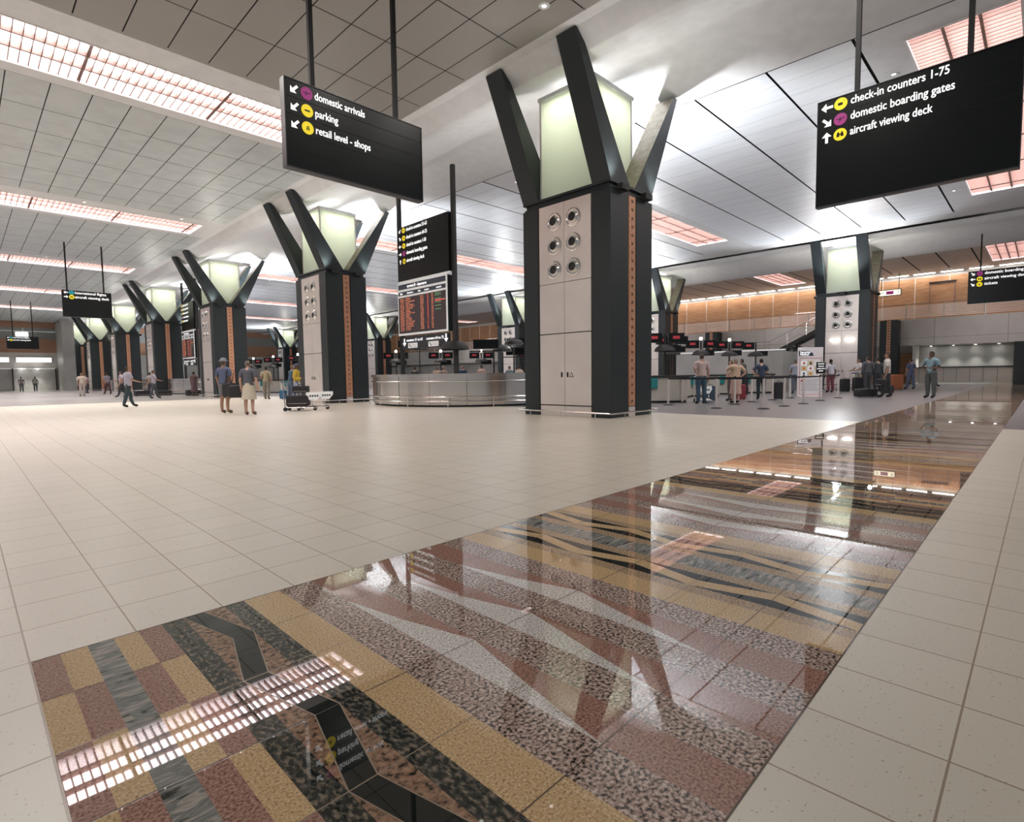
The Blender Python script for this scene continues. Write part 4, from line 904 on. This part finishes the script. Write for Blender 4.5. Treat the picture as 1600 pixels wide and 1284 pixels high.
for k, (x, y, c1, c2, q) in enumerate(((17.0, 23.9, (.03, .03, .035), (.03, .03, .03), 'black'), (19.0, 24.6, (.50, .36, .28), (.1, .1, .1), 'peach'), (20.4, 24.0, (.03, .05, .10), (.05, .05, .06), 'navy'), (21.3, 23.4, (.50, .34, .28), (.1, .1, .1), 'salmon'), (21.6, 21.4, (.13, .18, .20), (.05, .05, .06), 'teal grey'),
        (23.4, 20.8, (.62, .60, .58), (.1, .1, .12), 'white'), (24.6, 20.6, (.55, .50, .48), (.06, .06, .07), 'off-white'), (23.6, 18.0, (.05, .07, .06), (.04, .04, .05), 'dark green'), (18.2, 23.0, (.30, .22, .17), (.1, .1, .1), 'brown'), (22.6, 21.6, (.50, .40, .34), (.1, .1, .1), 'beige'))):
    person('traveller in %s top whose head shows above the round steel desk' % q, x, y, AWAY + .4 * (k % 3 - 1), 1.66 + .035 * (k % 4), c1, c2, ('light', 'mid')[k % 2], (.05 + .1 * (k % 3), .04 + .06 * (k % 3), .03 + .04 * (k % 3)), arms=('bent', 'down'), lod=1)
for k, (x, y, c1, q) in enumerate(((10.9, 34.9, (.10, .16, .26), 'blue'), (9.6, 45.8, (.34, .30, .27), 'taupe'), (7.9, 61.0, (.30, .22, .24), 'rose'))):
    person('distant traveller in %s clothes standing among the front row columns' % q, x, y, AWAY, 1.7, c1, (.06, .06, .08), 'mid', lod=1)

# luggage
bag('orange-brown upright suitcase standing behind the man in white shirt', 37.2, 6.0, AWAY, .62, .3, .88, m_bago)
bag('large black suitcase standing at the feet of the man in grey suit', 33.2, 7.0, AWAY, .55, .32, .78, m_bagk)
bag('black suitcase next to the larger one by the grey suit', 32.6, 7.5, AWAY, .42, .28, .70, m_bagk)
bag('dark duffel bag lying on the floor by the man in white shirt', 26.6, 5.35, AWAY + .2, .85, .38, .36, m_bagk, 'duffel_bag')
bag('dark shoulder case hanging from the hand of the man in white shirt', 26.25, 4.75, facing(-.2, 1) + .4, .5, .2, .36, m_bagk, 'briefcase', z=.42)
bag('small black bag on the floor near the copper corner of the far column', 31.2, 5.4, AWAY, .5, .3, .38, m_bagk)
bag('dark red trolley case between the queue posts', 22.0, 8.75, AWAY, .40, .28, .62, m_bagr)
bag('blue-grey bulky case on the floor in the queue', 20.3, 9.2, AWAY, .48, .3, .60, m_bagb)
bag('black rucksack on the back of the navy t-shirt person', 22.95, 7.6, AWAY, .34, .24, .70, m_bagk, 'rucksack')
bag('blue travel bag on the floor left of the second column', 12.2, 28.8, .3, .7, .4, .5, m_bagt, 'travel_bag')
bag('black shoulder bag at the hip of the woman in cream skirt', 5.98, 17.88, AWAY + .5, .40, .18, .42, m_bagk, 'shoulder_bag', z=.50)
bag('second black shoulder bag by the man in shorts', 6.02, 18.55, AWAY - .3, .44, .2, .46, m_bagk, 'shoulder_bag', z=.52)
bag('dark holdall on the floor left of the third column', 11.2, 41.6, .2, .9, .4, .42, m_bagk, 'holdall')
bag('dark holdall pile, left piece, by the fourth column', 8.9, 45.0, .2, .9, .4, .4, m_bagk, 'holdall')
bag('dark holdall pile, right piece, by the fourth column', 10.0, 44.0, .1, .9, .4, .4, m_bagk, 'holdall')

# luggage trolleys
def trolley(label, x, y, rz, loaded=False):
    t = thing('luggage_trolley', label, 'luggage trolley', (x, y, 0), rz, 'luggage trolleys')
    f = MB(); f.tube([(-.50, -.26, .13), (.42, -.20, .10), (.50, 0, .10), (.42, .20, .10), (-.50, .26, .13)], .02, m_chrome, 8); f.tube([(-.50, -.26, .13), (-.50, .26, .13)], .02, m_chrome, 8)
    for k in range(5): f.tube([(-.35 + .18 * k, -.23, .12), (-.35 + .18 * k, .23, .12)], .011, m_chrome, 6)
    f.build('deck', t, smooth=True)
    u_ = MB(); u_.tube([(-.50, -.26, .13), (-.53, -.26, .92), (-.60, -.24, .98), (-.60, .24, .98), (-.53, .26, .92), (-.50, .26, .13)], .02, m_chrome, 8); u_.tube([(-.52, -.26, .55), (-.52, .26, .55)], .012, m_chrome, 6); u_.build('upright', t, smooth=True)
    MB().tube([(-.60, -.18, .98), (-.60, .18, .98)], .028, mat('blue_grip', (.03, .05, .22), .5), 8).build('grip', t)
    for sx, sy in ((-.48, -.27), (-.48, .27), (.42, 0)): MB().lathe([(0, -.02), (.07, -.02), (.07, .02), (0, .02)], m_rubber, n=14, M=Matrix.Translation((sx, sy, .07)) @ Matrix.Rotation(PI / 2, 4, 'X')).build('wheel', t)
    p = MB(); M_ = Matrix.Translation((.38, 0, .50)) @ Matrix.Rotation(math.radians(-48), 4, 'Z') @ Matrix.Rotation(math.radians(10), 4, 'Y')
    p.prism([(0, -.26, .13), (0, .26, .13), (0, .27, .02), (0, .14, -.14), (0, -.14, -.14), (0, -.27, .02)], (.015, 0, 0), m_white_frame, M_); po = p.build('advert_plate', t)
    q = MB(); [q.box(.016, .02, -.16 + .09 * k, -.10 + .09 * k, -.03, .03, m_rubber, M_) for k in range(4)]; q.build('plate_marks', po)
    w = MB(); w.tube([(.36, -.10, .12), (.30, -.12, .26), (.38, -.10, .38)], .013, m_chrome, 6); w.tube([(.36, .10, .12), (.30, .12, .26), (.38, .10, .38)], .013, m_chrome, 6); w.build('plate_support', t)
    return t
TR = facing(.55, -.83) - PI / 2 + PI
ta = math.atan2(-.60, .80)
trolley('luggage trolley with black bags parked in front of the second column', 8.15, 18.05, ta)
trolley('empty luggage trolley nested behind the loaded one by the second column', 8.75, 18.35, ta)
def onT(dx, dy): return (8.15 + dx * math.cos(ta) - dy * math.sin(ta), 18.05 + dx * math.sin(ta) + dy * math.cos(ta))
q = onT(-.12, 0); bag('big black suitcase lying on the trolley in front of the second column', q[0], q[1], ta, .72, .40, .40, m_bagk, z=.13)
q = onT(-.02, 0); bag('black soft bag on top of the suitcase on the trolley', q[0], q[1], ta, .50, .34, .26, m_bagk, 'soft_bag', z=.585)
trolley('grey luggage trolley in the belted queue beside the man in jeans', 19.2, 8.95, AWAY + 1.4)
trolley('luggage trolley pushed by the man in white t-shirt', 34.7, 8.0, 2.5)

# ------------------------------------------------------------------ belt posts
ST = [(16.39, 7.24, 'front row, left end by the column gap'), (16.81, 5.98, 'front row, the tall one nearest the camera'), (18.39, 5.91, 'front row, next right after the nearest'), (20.17, 5.87, 'front of the security notice board'), (22.67, 6.02, 'right front, carrying the small black notice'), (25.3, 6.05, 'rightmost of all the posts'),
      (17.21, 9.31, 'far left, closest to the big column'), (18.97, 9.69, 'second from the big column'), (18.68, 7.60, 'in front of the stout woman'), (20.60, 7.76, 'right of the stout woman'), (22.39, 7.63, 'right of the navy t-shirt person'), (24.34, 7.60, 'rear row just left of the notice board'), (26.6, 7.70, 'rear row behind the notice board')]
m_belt = mat('black_belt', (.012, .012, .014), .7)
post0 = None; posts = []
for i, (x, y, q) in enumerate(ST):
    lb = 'steel queue post with black belt, ' + q
    if post0 is None:
        t = thing('queue_post', lb, 'queue post', (x, y, 0), 0, 'steel queue posts')
        MB().lathe([(.17, 0), (.17, .015), (.12, .03), (.03, .04)], m_rubber, n=24).build('base', t, smooth=True); MB().lathe([(.036, .03), (.036, .92)], m_steel, n=14).build('post', t, smooth=True)
        MB().lathe([(.036, .90), (.036, .97), (.02, .98)], m_rubber, n=14).build('cap', t); post0 = t
    else: t = copy_tree(post0, (x, y, 0), 0, lb)
    posts.append(t)
for a, c in ((0, 1), (1, 2), (2, 3), (3, 4), (4, 5), (6, 0), (6, 7), (8, 9), (9, 10), (10, 11), (11, 12), (7, 8)):
    p, q = Vector((*ST[a][:2], 0)), Vector((*ST[c][:2], 0)); d = q - p; L_ = d.length; an = math.atan2(d.y, d.x)
    b = MB(); b.box(.035, L_ - .035, -.003, .003, .895, .945, m_belt); o = b.build('belt', posts[a]); o.rotation_euler = (0, 0, an)
# small notice on a post
t = thing('notice', 'small black notice with white text on a steel queue post', 'notice', (22.67, 6.02, 0), facing(-.71, -.70))
MB().box(-.17, .17, -.02, .02, 1.03, 1.45, m_black).build('panel', t); MB().box(-.19, .19, -.012, .012, 1.01, 1.47, m_steel).build('frame', t); MB().box(-.015, .015, -.01, .01, .975, 1.02, m_steel).build('bracket', t)
for k, w in enumerate(('NOTICE', 'check-in', 'queue here', 'please')): text(t, 'lettering', w, .065, 0, 1.36 - k * .085, -.024, m_white, align='CENTER')
# security notice board
t = thing('notice_board', 'tall white security notice board with coloured symbols in the queue', 'notice board', (25.2, 7.1, 0), facing(-.71, -.70))
m_pap = mat('notice_paper', (.78, .76, .76), .5); m_pink = mat('notice_red', (.60, .08, .12), .5); m_navy = mat('notice_navy', (.05, .06, .10), .5)
MB().box(-.52, .52, -.04, .04, .06, 2.12, m_pap).build('panel', t); MB().box(-.5, .5, -.18, .18, 0, .06, m_steel).build('base', t)
b = MB()
for x0, x1, z0, z1 in ((-.46, .46, 1.66, 1.675), (-.46, .46, .13, .145), (-.46, -.445, .13, 1.675), (.445, .46, .13, 1.675)): b.box(x0, x1, -.046, -.04, z0, z1, m_pink)
b.build('border', t)
b = MB(); b.prism([(-.5, -.041, 1.76), (.12, -.041, 1.76), (.08, -.041, 1.88), (-.08, -.041, 1.96), (-.5, -.041, 1.98)], (0, -.004, 0), m_navy); h_ = b.build('heading', t); text(h_, 'lettering', 'Security', .13, -.45, 1.87, -.047, m_white); text(h_, 'lettering', 'Notice', .13, -.45, 1.78, -.047, m_white)
for r in range(3):
    for c in range(3):
        x, z = -.28 + .28 * c, 1.46 - .22 * r; b = MB(); b.box(x - .11, x + .11, -.044, -.04, z - .09, z + .09, mat('pict_yellow', (.75, .62, .35), .5) if (r + c) % 2 else m_white_frame); o = b.build('symbol_tile', t)
        k = MB(); k.prism([(x - .05, -.046, z - .03), (x, -.046, z - .06), (x + .05, -.046, z - .03), (x + .04, -.046, z + .03), (x, -.046, z + .06), (x - .04, -.046, z + .03)], (0, -.002, 0), (m_pink, m_navy, mat('pict_orange', (.7, .25, .05), .5))[(r * 2 + c) % 3]); k.build('symbol', o)
b = MB(); b.prism([(-.36 + .05 * math.cos(a * .785), -.042, .72 + .05 * math.sin(a * .785)) for a in range(8)], (0, -.004, 0), m_pink)
for k in range(8): b.box(-.2 if k < 2 else -.4, .38 - .06 * (k % 3), -.043, -.04, .74 - k * .062, .755 - k * .062, mat('print_grey', (.35, .33, .38), .6))
b.build('printed_text', t)
